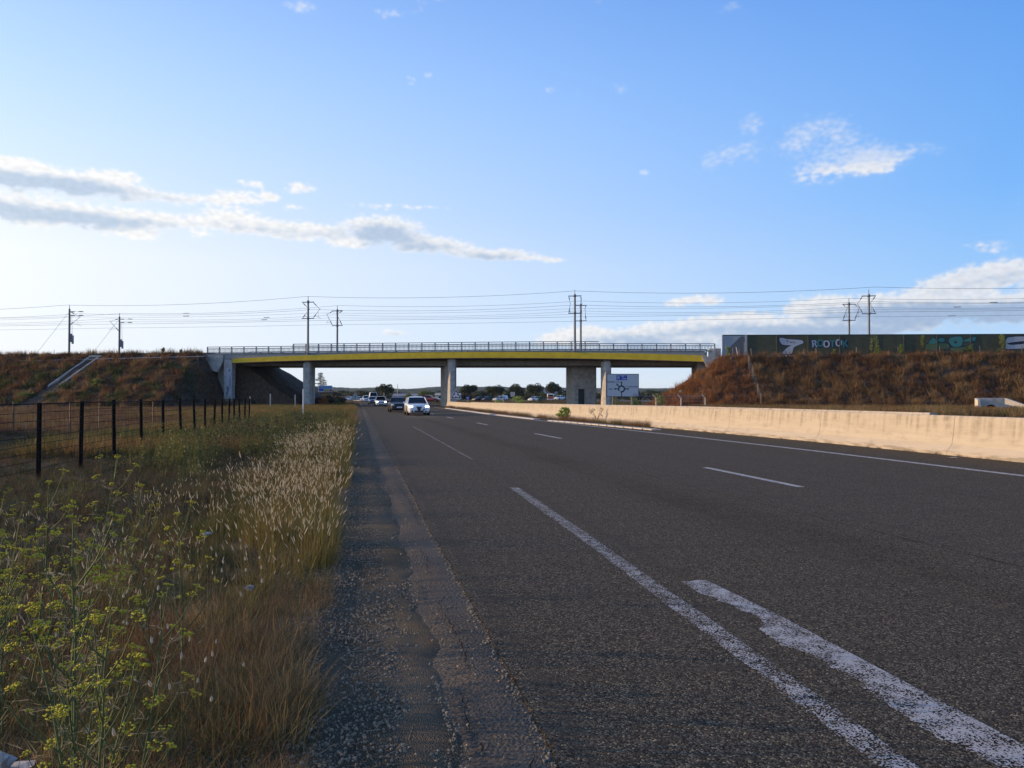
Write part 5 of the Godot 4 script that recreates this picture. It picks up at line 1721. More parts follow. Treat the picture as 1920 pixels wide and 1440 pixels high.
func build_cars() -> void:
	var hatch := {"len": 4.3, "wid": 1.80, "hgt": 1.46, "belt": 0.94, "hood": 0.86, "cowl": 0.95, "rake": 0.85, "tail": -1.95, "back": 0.35, "paint": "car_white"}
	var make := func(over: Dictionary) -> Dictionary:
		var d := hatch.duplicate()
		d.merge(over, true)
		return d
	car("white hatchback with lit headlights and a dark shield grille leading the oncoming traffic", "car", at(4.62, 0, -64.9, 0.02), make.call({"shield": true, "lit": true}))
	car("black saloon car half hidden behind the leading white hatchback", "car", at(3.75, 0, -78.0, 0.02), make.call({"paint": "car_black", "hgt": 1.43, "len": 4.6, "tail": -1.6, "back": 0.6}))
	car("small white hatchback following on the road just beyond the bridge shadow", "car", at(3.22, 0, -119.5, 0.03), make.call({"len": 3.8, "wid": 1.70, "hgt": 1.50, "lit": true}))
	car("dark car mostly hidden between the white van and the small white hatchback", "car", at(2.75, 0, -155.0, 0.03), make.call({"paint": "car_blue"}))
	car("tall white delivery van in the queue beyond the bridge", "van", at(3.4, 0, -189.0, 0.04), make.call({"name": "van", "len": 5.6, "wid": 2.0, "hgt": 2.45, "belt": 1.35, "hood": 1.20, "cowl": 1.75, "rake": 0.75, "tail": -2.75, "back": 0.05, "wheel": 0.35, "closed": true}))
	car("white sport utility car in the queue left of the white van", "car", at(1.95, 0, -206.0, 0.05), make.call({"hgt": 1.68, "wid": 1.88, "belt": 1.08, "hood": 1.0, "wheel": 0.36}))
	car("white car turning out of the roundabout left of the utility car", "car", at(0.3, 0, -242.0, 0.6), make.call({"wid": 1.75}))
	car("farthest white car seen side on at the roundabout entry", "car", at(-2.8, 0.1, -272.0, 1.35), make.call({}))
	car("dark red car showing above the barrier left of the middle pier", "car", at(14.9, 0.25, -170.0, 1.2), make.call({"paint": "car_red", "hgt": 1.5}))
	car("black parked car with a bright front, leftmost beyond the barrier under the round pine", "car", at(36.8, 0, -247.5, -0.9), make.call({"paint": "car_black"}))
	car("black parked car second from the left beyond the barrier", "car", at(39.5, 0, -247.0, -0.9), make.call({"paint": "car_black", "hgt": 1.55}))
	car("silver parked car in front of a white van left of the small board", "car", at(42.3, 0, -241.3, -0.9), make.call({"paint": "car_silver"}))
	car("white parked van behind the silver car left of the small board", "van", at(46.0, 0, -257.0, -0.9), make.call({"name": "van", "hgt": 1.85, "belt": 1.15, "hood": 1.05, "len": 4.4, "closed": true, "tail": -2.1, "back": 0.06}))
	car("white parked car left of the pale blue one on the right", "car", at(51.8, 0, -234.4, -0.9), make.call({}))
	car("silver parked car beside the red truck", "car", at(54.1, 0, -236.5, -0.8), make.call({"paint": "car_silver"}))
	car("white parked car mostly hidden right of the red truck", "car", at(60.5, 0.3, -238.0, -0.8), make.call({}))
	# red and white truck seen from the front
	var t := thing("truck", "red and white truck parked among the cars under the rightmost pines", "truck", at(54.9, 0, -226.5, -0.24))
	var b := MB.new()
	b.bbox(Vector3(0, 0.95, 0.3), Vector3(1.85, 0.95, 1.5), 0.08)
	part(t, "cab", b.done(), M.truck_red)
	b = MB.new()
	b.bbox(Vector3(0, 1.78, 0.15), Vector3(1.75, 0.72, 1.3), 0.10)
	part(t, "cab_roof", b.done(), M.car_white)
	b = MB.new()
	b.bbox(Vector3(0, 1.75, 0.80), Vector3(1.5, 0.5, 0.05), 0.02)
	part(t, "windscreen", b.done(), M.car_glass)
	b = MB.new()
	b.bbox(Vector3(0, 1.45, -2.2), Vector3(1.9, 1.6, 3.4), 0.05)
	part(t, "load_box", b.done(), M.car_white)
	b = MB.new()
	b.bbox(Vector3(0, 0.62, 1.07), Vector3(1.8, 0.22, 0.08), 0.02)
	part(t, "bumper", b.done(), M.white)
	for q in [[-0.8, 0.5], [0.8, 0.5], [-0.8, -2.8], [0.8, -2.8]]:
		b = MB.new()
		b.lathe(Vector3(q[0] - 0.12, 0.4, q[1]), PackedVector2Array([Vector2(0, 0), Vector2(0.39, 0), Vector2(0.4, 0.04), Vector2(0.4, 0.2), Vector2(0.38, 0.24), Vector2(0, 0.24)]), 14, Basis(Vector3(0, 0, 1), -PI / 2))
		part(t, "wheel", b.done(), M.tyre)

# ---------------------------------------------------------------- trees and bushes
func leaves(b: MB, ctr: Vector3, rad: Vector3, n: int, size: float, shell: float, long := 1.0, flat := 0.0) -> void:
	for k in n:
		var d := Vector3(rng.randfn(), rng.randfn(), rng.randfn()).normalized()
		var p := ctr + d * rad * lerpf(pow(R(0, 1), 0.4), 1.0, shell) * R(0.86, 1.08)
		var u := Vector3(rng.randfn(), rng.randfn() * (1.0 - flat), rng.randfn()).normalized()
		var w := u.cross(Vector3(rng.randfn() * (1.0 - flat), 1.0 if flat > 0.0 else rng.randfn(), rng.randfn() * (1.0 - flat))).normalized()
		var s := size * R(0.6, 1.3)
		b.quad(p - u * s * long, p + w * s * 0.45, p + u * s * long, p - w * s * 0.45)

func crown_mat(c: Color, back := 0.25) -> StandardMaterial3D:
	var m := mat(c, 0.75)
	m.backlight_enabled = true
	m.backlight = lin(c.r * back * 6.0, c.g * back * 6.0, c.b * back * 6.0)
	return m

func umbrella_pine(label: String, xf: Transform3D, wid: float, hgt: float, crown_h: float, sd: int) -> void:
	rng.seed = sd
	var t := thing("pine_tree", label, "tree", xf, "umbrella pines by the roundabout")
	var b := MB.new()
	var fork := hgt - crown_h * 0.85
	b.tube(PackedVector3Array([Vector3(0, -0.3, 0), Vector3(0.08, fork * 0.5, 0), Vector3(0, fork, 0)]), 0.26, 0.19, 8)
	for k in 7:
		var an := TAU * k / 7.0 + R(-0.3, 0.3)
		b.tube(PackedVector3Array([Vector3(0, fork - 0.1, 0), Vector3(cos(an) * wid * 0.18, fork + crown_h * 0.3, sin(an) * wid * 0.18), Vector3(cos(an) * wid * 0.36, hgt - crown_h * 0.45, sin(an) * wid * 0.36)]), 0.12, 0.04, 5)
	part(t, "trunk", b.done(), M.bark)
	b = MB.new()
	for k in 34:
		var d := Vector3(rng.randfn(), rng.randfn(), rng.randfn()).normalized() * pow(R(0, 1), 0.4)
		if d.y < -0.35:
			d.y *= -0.4
		leaves(b, Vector3(0, hgt - crown_h * 0.52, 0) + d * Vector3(wid * 0.36, crown_h * 0.34, wid * 0.36), Vector3(wid * 0.15, crown_h * 0.17, wid * 0.15), 170, 0.22, 0.55)
	part(t, "crown", b.done(), M.pine_leaf)

func build_trees() -> void:
	M.pine_leaf = crown_mat(Color(0.016, 0.028, 0.010), 0.2)
	M.cedar_leaf = crown_mat(Color(0.018, 0.030, 0.020), 0.2)
	M.olive_leaf = crown_mat(Color(0.055, 0.075, 0.025), 0.35)
	M.bright_leaf = crown_mat(Color(0.10, 0.135, 0.030), 0.5)
	M.bush_leaf = crown_mat(Color(0.06, 0.085, 0.022), 0.4)
	M.rust_leaf = crown_mat(Color(0.20, 0.085, 0.025), 0.4)
	umbrella_pine("lone umbrella pine with a wide flat crown above the queue of white cars", at(9.1, 0, -293.5), 8.2, 6.7, 5.8, 1)
	umbrella_pine("round umbrella pine just right of the triangular warning sign", at(40.8, 0, -297.6), 7.8, 6.7, 5.6, 2)
	umbrella_pine("broad low umbrella pine above the silver parked car", at(52.4, 0, -305.6), 10.0, 6.2, 5.0, 3)
	umbrella_pine("umbrella pine behind the small white board, left of the two touching crowns", at(59.5, 0, -300.0), 7.5, 6.5, 5.3, 4)
	umbrella_pine("umbrella pine touching the right side of the one behind the small board", at(63.9, 0, -288.2), 8.7, 6.8, 5.5, 5)
	umbrella_pine("rightmost round umbrella pine above the red truck", at(71.7, 0, -291.7), 7.1, 7.2, 6.0, 6)
	# darker broad tree above the leading cars
	rng.seed = 20
	var t := thing("tree", "low dark bushy tree above the roofs of the leading cars", "tree", at(17.8, 0, -220.6))
	var b := MB.new()
	b.tube(PackedVector3Array([Vector3(0, -0.2, 0), Vector3(0.1, 1.6, 0)]), 0.2, 0.12, 7)
	part(t, "trunk", b.done(), M.bark)
	b = MB.new()
	for k in 12:
		leaves(b, Vector3(R(-1.6, 1.6), R(1.2, 2.9), R(-1.2, 1.2)), Vector3(0.9, 0.7, 0.9), 150, 0.16, 0.5)
	part(t, "crown", b.done(), M.olive_leaf)
	dup(t, at(13.6, -0.3, -228.0, 1.0, 0.8), "smaller olive green tree left of the low dark bushy tree").set_meta("category", "tree")
	# cedars with level boughs
	for q in [[-20.4, -171.9, 9.6, 3.9, "dark layered cedar showing its top under the left end of the bridge", 31], [-9.3, -206.0, 7.6, 2.8, "smaller layered cedar behind the blue and white billboard", 32]]:
		rng.seed = q[5]
		t = thing("cedar_tree", q[4], "tree", at(q[0], 0, q[1]))
		b = MB.new()
		b.tube(PackedVector3Array([Vector3(0, -0.3, 0), Vector3(0.1, q[2] * 0.5, 0), Vector3(0, q[2], 0)]), 0.24, 0.03, 7)
		var lf := MB.new()
		for k in 16:
			var f := 1.0 - k / 16.0
			var y: float = q[2] * (0.24 + 0.76 * (k / 16.0))
			for j in 5:
				var an := R(0, TAU)
				var ln: float = q[3] * pow(f, 0.8) * R(0.55, 1.05) + 0.15
				var tip := Vector3(cos(an) * ln, y + R(-0.1, 0.25) * f, sin(an) * ln)
				b.rod(Vector3(0, y - 0.1, 0), tip, 0.03, 4)
				for m in 3:
					var c := Vector3(0, y - 0.05, 0).lerp(tip, 0.5 + 0.22 * m)
					leaves(lf, c, Vector3(0.5 * f + 0.12, 0.09, 0.5 * f + 0.12), 26, 0.13, 0.2, 1.3, 0.6)
		part(t, "trunk", b.done(), M.bark)
		part(t, "crown", lf.done(), M.cedar_leaf)
	# field trees left of the picture, whose shade lies over the verge
	var protos: Array = []
	for k in 3:
		rng.seed = 50 + k
		t = thing("field_tree", "bushy field tree in the row left of the fenced field whose shade covers the verge", "tree", at(-28, 0, -8), "row of field trees")
		b = MB.new()
		b.tube(PackedVector3Array([Vector3(0, -0.3, 0), Vector3(0.15, 1.2, 0.1), Vector3(0, 3.2, 0)]), 0.2, 0.09, 7)
		for j in 6:
			var an := TAU * j / 6.0
			b.tube(PackedVector3Array([Vector3(0, 1.4 + 0.2 * j, 0), Vector3(cos(an) * 1.3, 2.6 + 0.3 * j, sin(an) * 1.3)]), 0.07, 0.03, 5)
		part(t, "trunk", b.done(), M.bark)
		b = MB.new()
		for j in 24:
			leaves(b, Vector3(R(-2.2, 2.2), R(0.8, 4.7), R(-2.2, 2.2)), Vector3(1.2, 0.9, 1.2), 100, 0.19, 0.35)
		part(t, "crown", b.done(), M.olive_leaf)
		protos.append(t)
	rng.seed = 60
	for k in 13:
		var z := 9.0 - k * 3.9
		var s := R(0.84, 1.02)
		var xf := at(-28.0 + R(-0.8, 0.8), -0.1, z, R(0, TAU), s)
		if k < 3:
			protos[k].transform = xf
		else:
			dup(protos[k % 3], xf)
	# woods beyond the roundabout
	rng.seed = 70
	b = MB.new()
	for j in 9:
		leaves(b, Vector3(R(-1.0, 1.0), R(0.5, 1.5), R(-1.0, 1.0)), Vector3(0.8, 0.6, 0.8), 60, 0.26, 0.5)
	var lump := b.done()
	var wd := scatter("woodland", lump, 900, func(_k):
		var az := R(-0.55, 0.75)
		var d := R(330.0, 640.0)
		var p := Vector3(sin(az) * d, -0.3, -cos(az) * d)
		var s := R(1.1, 2.6)
		var g := R(0.7, 1.35)
		if az > 0.02 and az < 0.10 and d < 500.0:
			return null
		return [Transform3D(Basis(Vector3.UP, R(0, TAU)).scaled(Vector3(s * 1.3, s, s * 1.3)), p), Color(0.036 * g * R(0.8, 1.4), 0.052 * g, 0.022 * g)])
	wd.material_override = M.leaf
	tag(wd, "belt of dark green woods behind the roundabout under the bridge", "woods")
	# scrub seen under the left span
	var sc := scatter("scrub", lump, 260, func(_k):
		var x := R(-36.0, -3.5)
		var z := R(-130.0, -215.0)
		var s := R(0.5, 1.15)
		if x > -6.0 and z > -150.0 and R(0, 1) < 0.7:
			return null
		var br := R(0, 1)
		var c := Color(0.085, 0.05, 0.03).lerp(Color(0.04, 0.05, 0.025), br)
		return [Transform3D(Basis(Vector3.UP, R(0, TAU)).scaled(Vector3(s, s * 0.9, s)), Vector3(x, -0.3, z)), c])
	sc.material_override = M.leaf
	tag(sc, "brown and green scrub covering the ground beyond the left span", "scrub")
	# separate bushes
	var bushes := [
		[rail(49.65, 6.6, -0.5), 1.0, 3.3, "bright_leaf", "tall leafy green bush against the noise wall reaching its top"],
		[rail(52.9, 6.6, -0.5), 0.6, 1.9, "bright_leaf", "small leafy green bush at the wall right of the tall one"],
		[rail(55.5, 6.7, -0.4), 0.6, 2.9, "bush_leaf", "thin green bush left of the turquoise sprayed letters"],
		[rail(61.3, 6.6, -0.4), 0.8, 1.7, "bush_leaf", "green bush partly covering the turquoise sprayed letters"],
		[rail(65.5, 6.6, -0.4), 0.7, 3.2, "bright_leaf", "leafy bush beside the grey sprayed shape at the right edge"],
		[rail(44.5, 6.6, -0.4), 0.7, 1.3, "bush_leaf", "low bush under the sprayed word on the wall"],
		[rail(30.3, 6.8, -1.0), 0.5, 1.6, "bright_leaf", "small yellow green bush at the pale end of the wall"],
		[Vector3(31.2, -0.1, -94.3), 1.1, 1.9, "bush_leaf", "green bush under the left half of the direction sign"],
		[Vector3(33.3, -0.1, -94.0), 1.2, 2.0, "bright_leaf", "yellow green bush under the right half of the direction sign"],
		[Vector3(36.9, -0.1, -94.5), 0.9, 1.9, "bright_leaf", "bright green bush behind the bent topped fence"],
		[Vector3(40.6, -0.1, -96.5), 0.9, 1.2, "rust_leaf", "reddish brown bush behind the bent topped fence"],
		[Vector3(35.2, -0.1, -97.5), 1.0, 1.3, "bush_leaf", "low dark bush between the bent topped fence and the slope"],
		[rail(28.6, 3.3, -1.3), 0.8, 1.3, "bush_leaf", "grey green bush below the tagged wing wall"],
		[Vector3(29.5, -0.1, -128.0), 1.4, 2.2, "bush_leaf", "dark bush seen between the two right piers"],
		[Vector3(33.0, -0.1, -165.0), 2.6, 1.7, "bright_leaf", "yellow green weeds on the grass island below the small board"],
		[Vector3(29.5, -0.1, -168.0), 1.6, 1.0, "bright_leaf", "low yellow green weeds left of the small board"],
		[Vector3(13.2, -0.05, -50.5), 0.85, 0.8, "bright_leaf", "green weed bush growing at the foot of the barrier"],
		[Vector3(-5.2, -0.1, -128.0), 1.2, 1.7, "rust_leaf", "orange brown bush right of the left pier"],
		[Vector3(-3.2, -0.1, -131.0), 1.3, 1.1, "bush_leaf", "dark green bush on the verge beyond the left pier"],
		[rail(-68.9, 0.1, -11.5), 1.6, 2.1, "bush_leaf", "yellow green bush at the foot of the left bank left of the drain chute"],
		[rail(-56.0, 0.3, -11.0), 1.2, 1.6, "bush_leaf", "green bush at the foot of the left bank right of the drain chute"],
		[rail(-59.0, 2.7, -9.0), 1.5, 1.3, "bush_leaf", "green bush on the slope of the left bank beside the drain chute"],
		[rail(-51.2, 7.7, -1.2), 0.45, 1.0, "bright_leaf", "bright yellow shrub on the crest of the left bank"],
		[rail(-54.2, 7.6, -1.2), 0.4, 1.4, "bush_leaf", "thin shrub on the crest left of the yellow shrub"],
		[rail(-50.5, 1.2, -10.2), 1.5, 0.9, "bright_leaf", "yellow green weeds on the foot of the bank above the fence"]]
	var kk := 0
	for q in bushes:
		rng.seed = 100 + kk
		kk += 1
		t = thing("bush", q[4], "bush", at(q[0].x, q[0].y, q[0].z))
		b = MB.new()
		for j in 5:
			var an := TAU * j / 5.0
			b.tube(PackedVector3Array([Vector3(0, -0.1, 0), Vector3(cos(an) * q[1] * 0.3, q[2] * 0.45, sin(an) * q[1] * 0.3), Vector3(cos(an) * q[1] * 0.5, q[2] * 0.85, sin(an) * q[1] * 0.5)]), 0.03, 0.008, 4)
		part(t, "stem", b.done(), M.bark)
		b = MB.new()
		for j in 16:
			var f := R(0.1, 0.95)
			var an := R(0, TAU)
			var rr: float = q[1] * R(0.1, 0.8) * (1.0 - 0.45 * f)
			leaves(b, Vector3(cos(an) * rr, q[2] * f, sin(an) * rr), Vector3(q[1] * 0.32, q[2] * 0.13, q[1] * 0.32), 34, 0.075 + 0.02 * q[1], 0.2)
		part(t, "leaves", b.done(), M[q[3]])
	# dry plant with bent stems at the barrier
	rng.seed = 140
	t = thing("dry_plant", "tall bare dry plant with curling stems at the foot of the barrier", "plant", at(13.25, 0, -43.6))
	for k in 6:
		b = MB.new()
		var an := R(-0.9, 0.9) + (PI if k % 2 else 0.0)
		var h := R(0.45, 0.95)
		var pth := PackedVector3Array([Vector3.ZERO, Vector3(cos(an) * 0.1, h * 0.5, 0.02), Vector3(cos(an) * 0.32, h * 0.9, R(-0.1, 0.1)), Vector3(cos(an) * 0.42, h, R(-0.1, 0.1))])
		b.tube(pth, 0.014, 0.006, 5)
		for j in 5:
			var o: Vector3 = pth[2] + Vector3(R(-0.16, 0.16), R(-0.1, 0.16), R(-0.1, 0.1))
			b.tube(PackedVector3Array([pth[2], o, o + Vector3(R(-0.06, 0.06), -0.05, 0)]), 0.008, 0.014, 4)
		part(t, "stem", b.done(), M.wood)
	# far buildings
	for q in [[99.0, -388.0, 26.0, 3.0, 1.6, Color(0.16, 0.20, 0.27), "low warehouse with a blue grey roof beyond the rightmost pine"], [17.7, -302.0, 9.0, 1.6, 0.9, Color(0.24, 0.24, 0.30), "low building with a pale violet roof beyond the queue of cars"], [36.5, -330.0, 10.0, 2.0, 0.8, Color(0.4, 0.36, 0.32), "low pale building behind the round pine by the warning sign"]]:
		t = thing("building", q[6], "building", at(q[0], 0, q[1], -0.2))
		b = MB.new()
		b.bbox(Vector3(0, q[3] * 0.5, 0), Vector3(q[2], q[3], 8.0), 0.04)
		part(t, "wall", b.done(), M.pale_concrete)
		b = MB.new()
		b.prism(PackedVector2Array([Vector2(-4.4, q[3]), Vector2(4.4, q[3]), Vector2(0, q[3] + q[4])]), -q[2] * 0.5 - 0.3, q[2] * 0.5 + 0.3, Transform3D(Basis(Vector3.UP, PI / 2), Vector3.ZERO))
		part(t, "roof", b.done(), mat(q[5], 0.7))
		for k in 3:
			b = MB.new()
			b.bbox(Vector3(-q[2] * 0.3 + k * q[2] * 0.3, q[3] * 0.55, 4.01), Vector3(1.2, q[3] * 0.4, 0.06), 0.01)
			part(t, "window", b.done(), M.car_glass)

# ---------------------------------------------------------------- grass and weeds
func blade(b: MB, base: Vector3, an: float, h: float, lean: float, w: float, segs := 3) -> Vector3:
	var d := Vector3(cos(an), 0, sin(an))
	var sa := an + PI / 2 + R(-0.9, 0.9)
	var side := Vector3(cos(sa), 0, sin(sa)) * w * 0.5
	var last := base
	for k in range(1, segs + 1):
		var f := k / float(segs)
		var p := base + Vector3.UP * h * f * (1.0 - 0.3 * lean * f) + d * h * lean * pow(f, 1.7)
		var w0 := 1.0 - (k - 1) / float(segs) * 0.75
		var w1 := 1.0 - f * 0.75
		if k == segs:
			b.tri(last - side * w0, last + side * w0, p)
		else:
			b.quad(last - side * w0, last + side * w0, p + side * w1, p - side * w1)
		last = p
	return last

func tuft(sd: int, n: int, h0: float, h1: float, spread: float, lean0: float, lean1: float, w: float, m: Material) -> ArrayMesh:
	rng.seed = sd
	var b := MB.new()
	for k in n:
		var r := sqrt(R(0, 1)) * spread
		var an := R(0, TAU)
		blade(b, Vector3(cos(an) * r, -0.03, sin(an) * r), an + R(-1.2, 1.2), R(h0, h1), R(lean0, lean1), w * R(0.7, 1.25))
	var me := b.done()
	me.surface_set_material(0, m)
	return me

func spindle(b: MB, a: Vector3, d: Vector3, ln: float, r: float, sides := 5) -> void:
	b.tube(PackedVector3Array([a, a + d * ln * 0.2]), r * 0.35, r, sides, false)
	b.tube(PackedVector3Array([a + d * ln * 0.2, a + d * ln * 0.65]), r, r * 0.9, sides, false)
	b.tube(PackedVector3Array([a + d * ln * 0.65, a + d * ln]), r * 0.9, r * 0.12, sides, false)

func seed_tuft(sd: int, stems: int, h0: float, h1: float, spread: float, lean: float, head: float, head_r: float, hm: Material, low: int) -> ArrayMesh:
	rng.seed = sd
	var b := MB.new()
	var hd := MB.new()
	for k in stems:
		var r := sqrt(R(0, 1)) * spread
		var an := R(0, TAU)
		var base := Vector3(cos(an) * r, -0.03, sin(an) * r)
		var dir := an + R(-1.0, 1.0)
		var l := R(0.03, lean)
		var h := R(h0, h1)
		var tip := blade(b, base, dir, h, l, 0.0048, 4)
		var d := (Vector3.UP + Vector3(cos(dir), 0, sin(dir)) * (l * 2.4 + 0.1)).normalized()
		spindle(hd, tip - d * 0.01, d, head * R(0.7, 1.25), head_r * R(0.8, 1.2))
	for k in low:
		var r := sqrt(R(0, 1)) * spread
		var an := R(0, TAU)
		blade(b, Vector3(cos(an) * r, -0.03, sin(an) * r), an + R(-1.2, 1.2), R(h0, h1) * 0.6, R(0.2, 0.7), 0.005)
	var me := b.done()
	me.surface_set_material(0, M.blade)
	hd.done(me)
	me.surface_set_material(1, hm)
	return me

func weed(sd: int, stems: int, h0: float, h1: float, spread: float, leaf: float, per: int) -> ArrayMesh:
	rng.seed = sd
	var b := MB.new()
	for k in stems:
		var r := sqrt(R(0, 1)) * spread
		var an := R(0, TAU)
		var h := R(h0, h1)
		var base := Vector3(cos(an) * r, -0.03, sin(an) * r)
		var tip := base + Vector3(cos(an) * h * R(0.05, 0.35), h, sin(an) * h * R(0.05, 0.35))
		blade(b, base, an, h, 0.2, 0.008, 2)
		for j in per:
			var c := base.lerp(tip, R(0.2, 1.0)) + Vector3(R(-1, 1), R(-0.5, 0.5), R(-1, 1)) * leaf * 1.6
			var u := Vector3(R(-1, 1), R(-0.3, 0.9), R(-1, 1)).normalized()
			var w := u.cross(Vector3(R(-1, 1), R(-1, 1), R(-1, 1))).normalized()
			var s := leaf * R(0.6, 1.3)
			b.quad(c - u * s, c + w * s * 0.38, c + u * s, c - w * s * 0.38)
	var me := b.done()
	me.surface_set_material(0, M.leaf)
	return me

const RUST := Color(0.140, 0.068, 0.027)
const STRAW := Color(0.215, 0.155, 0.070)
const GREEN := Color(0.040, 0.062, 0.015)
const OLIVE := Color(0.078, 0.074, 0.022)
const DEEP := Color(0.019, 0.028, 0.013)
const UMBER := Color(0.085, 0.052, 0.030)

func mix3(a: Color, b: Color, c: Color, f: float) -> Color:
	return a.lerp(b, f * 2.0) if f < 0.5 else b.lerp(c, f * 2.0 - 1.0)

func vary(c: Color) -> Color:
	var k := R(0.65, 1.4)
	return Color(c.r * k * R(0.9, 1.1), c.g * k, c.b * k * R(0.85, 1.15))

func pn(x: float, z: float, f: float, off := 0.0) -> float:
	return clampf(patch.get_noise_2d(x * f + off, z * f + off) * 1.3 + 0.5, 0.0, 1.0)

func put_at(x: float, z: float, lo: float, hi: float) -> Transform3D:
	var t := clump(lo, hi)
	t.origin = Vector3(x, field_h(x, z) if x < -0.9 else -0.07, z)
	t.basis = Basis.from_euler(Vector3(R(-0.12, 0.12), 0, R(-0.12, 0.12))) * t.basis
	return t

func build_grass() -> void:
	var dry := [tuft(201, 26, 0.10, 0.42, 0.13, 0.15, 1.3, 0.0056, M.blade), tuft(202, 22, 0.16, 0.58, 0.15, 0.1, 1.1, 0.005, M.blade), tuft(203, 34, 0.05, 0.22, 0.16, 0.3, 1.5, 0.006, M.blade)]
	var green := [tuft(211, 28, 0.14, 0.46, 0.13, 0.1, 1.1, 0.0075, M.blade), tuft(212, 22, 0.22, 0.66, 0.12, 0.1, 0.9, 0.007, M.blade)]
	var tall := [seed_tuft(221, 11, 0.65, 1.02, 0.16, 0.22, 0.068, 0.0042, M.seed, 34), seed_tuft(222, 9, 0.5, 0.9, 0.14, 0.32, 0.06, 0.004, M.seed, 32), seed_tuft(223, 7, 0.4, 0.75, 0.16, 0.4, 0.075, 0.0034, M.seed, 30)]
	var hare := seed_tuft(231, 3, 0.35, 0.66, 0.18, 0.2, 0.032, 0.0065, M.fluff, 10)
	var leafy := [weed(241, 9, 0.3, 0.75, 0.22, 0.026, 16), weed(242, 11, 0.5, 1.05, 0.30, 0.030, 18)]
	var coarse := [tuft(251, 26, 0.25, 0.65, 0.26, 0.1, 0.7, 0.016, M.blade), tuft(252, 24, 0.35, 0.85, 0.32, 0.1, 0.6, 0.022, M.blade)]
	var shaggy := [tuft(261, 30, 0.35, 1.0, 0.42, 0.1, 0.8, 0.042, M.blade), tuft(262, 26, 0.5, 1.25, 0.40, 0.05, 0.6, 0.036, M.blade), tuft(263, 34, 0.2, 0.6, 0.5, 0.2, 0.9, 0.045, M.blade)]
	rng.seed = 300
	# the verge grows in clumps: low russet grass by the gravel, seeding grass in drifts, green patches between
	var cl := {"russet": [], "seed": [], "green": []}
	for k in 180:
		var z := -2.2 - pow(R(0, 1), 1.25) * 24.0
		var x := -0.40 - pow(R(0, 1), 1.5) * 1.7
		var q := R(0, 1)
		var kind := "russet"
		if z < -6.6 and x > -1.9 and q < 0.6:
			kind = "seed"
		elif q > 0.62:
			kind = "green"
		cl[kind].append([x, z, R(0.10, 0.30), R(0.7, 1.25) * lerpf(1.0, 0.6, smoothstep(-0.9, -1.9, x))])
	var near_clump := func(kind: String) -> Array:
		var q: Array = cl[kind][rng.randi() % cl[kind].size()]
		return [minf(q[0] + rng.randfn() * q[2], -0.24 + R(-0.1, 0.03)), q[1] + rng.randfn() * q[2] * 1.6, q[3]]
	for k in 3:
		tag(scatter("dry_grass", dry[k], [3600, 2600, 6200][k], func(_i):
			var p: Array = near_clump.call("russet")
			if k == 2:   # the low mat between the clumps
				p = [-0.2 - pow(R(0, 1), 1.3) * 4.4, -1.2 - pow(R(0, 1), 1.5) * 26.0, 0.75]
				if p[0] > -0.4 and R(0, 1) < 0.6:
					return null
			var c: Color = [Color(0.25, 0.115, 0.045), Color(0.36, 0.25, 0.11), Color(0.21, 0.135, 0.055), Color(0.12, 0.115, 0.035), UMBER][mini(4, int(R(0, 4.2) * R(0.6, 1.15) + pn(p[0], p[1], 8.0, 90.0) * 1.2))]
			if k == 2 and R(0, 1) < 0.4:
				c = c.lerp(OLIVE, 0.7)
			var hn := lerpf(0.66, 1.0, smoothstep(-6.0, -8.5, p[1]))
			return [put_at(p[0], p[1], 0.45 * p[2] * hn, 0.95 * p[2] * hn), vary(c)]), ["short russet dry grass clumps along the gravel edge", "taller dry grass clumps along the gravel edge", "low matted dry grass spreading on to the gravel"][k], "grass")
	for k in 2:
		tag(scatter("green_grass", green[k], [2300, 1300][k], func(_i):
			var p: Array = near_clump.call("green")
			if R(0, 1) < 0.45:
				p = [-1.5 - R(0, 1) * 4.2, -1.6 - pow(R(0, 1), 1.3) * 30.0, 0.42]
			var c := mix3(DEEP, Color(0.065, 0.085, 0.02), Color(0.13, 0.13, 0.03), pn(p[0], p[1], 9.0, 80.0))
			var hn := lerpf(0.62, 1.0, smoothstep(-6.0, -8.5, p[1]))
			return [put_at(p[0], p[1], 0.45 * p[2] * hn, 0.9 * p[2] * hn), vary(c)]), ["fine green grass among the fennel", "long green grass blades in the verge"][k], "grass")
	for k in 3:
		tag(scatter("seed_grass", tall[k], [150, 150, 130][k], func(i: int):
			var p: Array = near_clump.call("seed")
			if i % 8 == 0:
				p = [R(-3.0, -0.6), R(-4.0, -15.0), 0.8]
			return [put_at(p[0], p[1], 0.72 * p[2], 0.92 * p[2]), vary(Color(0.25, 0.19, 0.055).lerp(OLIVE, R(0.0, 0.9)))]), ["drifts of tall pale seeding grass beside the gravel", "bent pale seed heads leaning over the gravel", "thin loose seeding grass in the verge"][k], "grass")
	tag(scatter("hare_tail_grass", hare, 18, func(_i):
		var z := -2.5 - R(0, 1) * 4.0
		return [put_at(R(-1.6, -0.5), z, 0.75, 1.1), vary(OLIVE)]), "white fluffy hare's tail grass heads in the near verge", "grass")
	for k in 2:
		tag(scatter("weeds", leafy[k], [500, 1300][k], func(_i):
			var z := -9.0 - R(0, 1) * 44.0
			var x := R(-5.2, -0.7)
			if R(0, 1) > pn(x, z, 5.0, 5.0) + 0.35 * smoothstep(-14.0, -20.0, z) - 0.25:
				return null
			if z > -15.0 and R(0, 1) < 0.6:
				return null
			return [put_at(x, z, 0.3, lerpf(0.38, 1.05, smoothstep(-15.0, -20.0, z))), vary(mix3(DEEP, GREEN, Color(0.15, 0.15, 0.03), pn(x, z, 6.0, 33.0)))]), ["leafy low weeds through the verge", "tall yellow green leafy weeds farther along the verge"][k], "weeds")
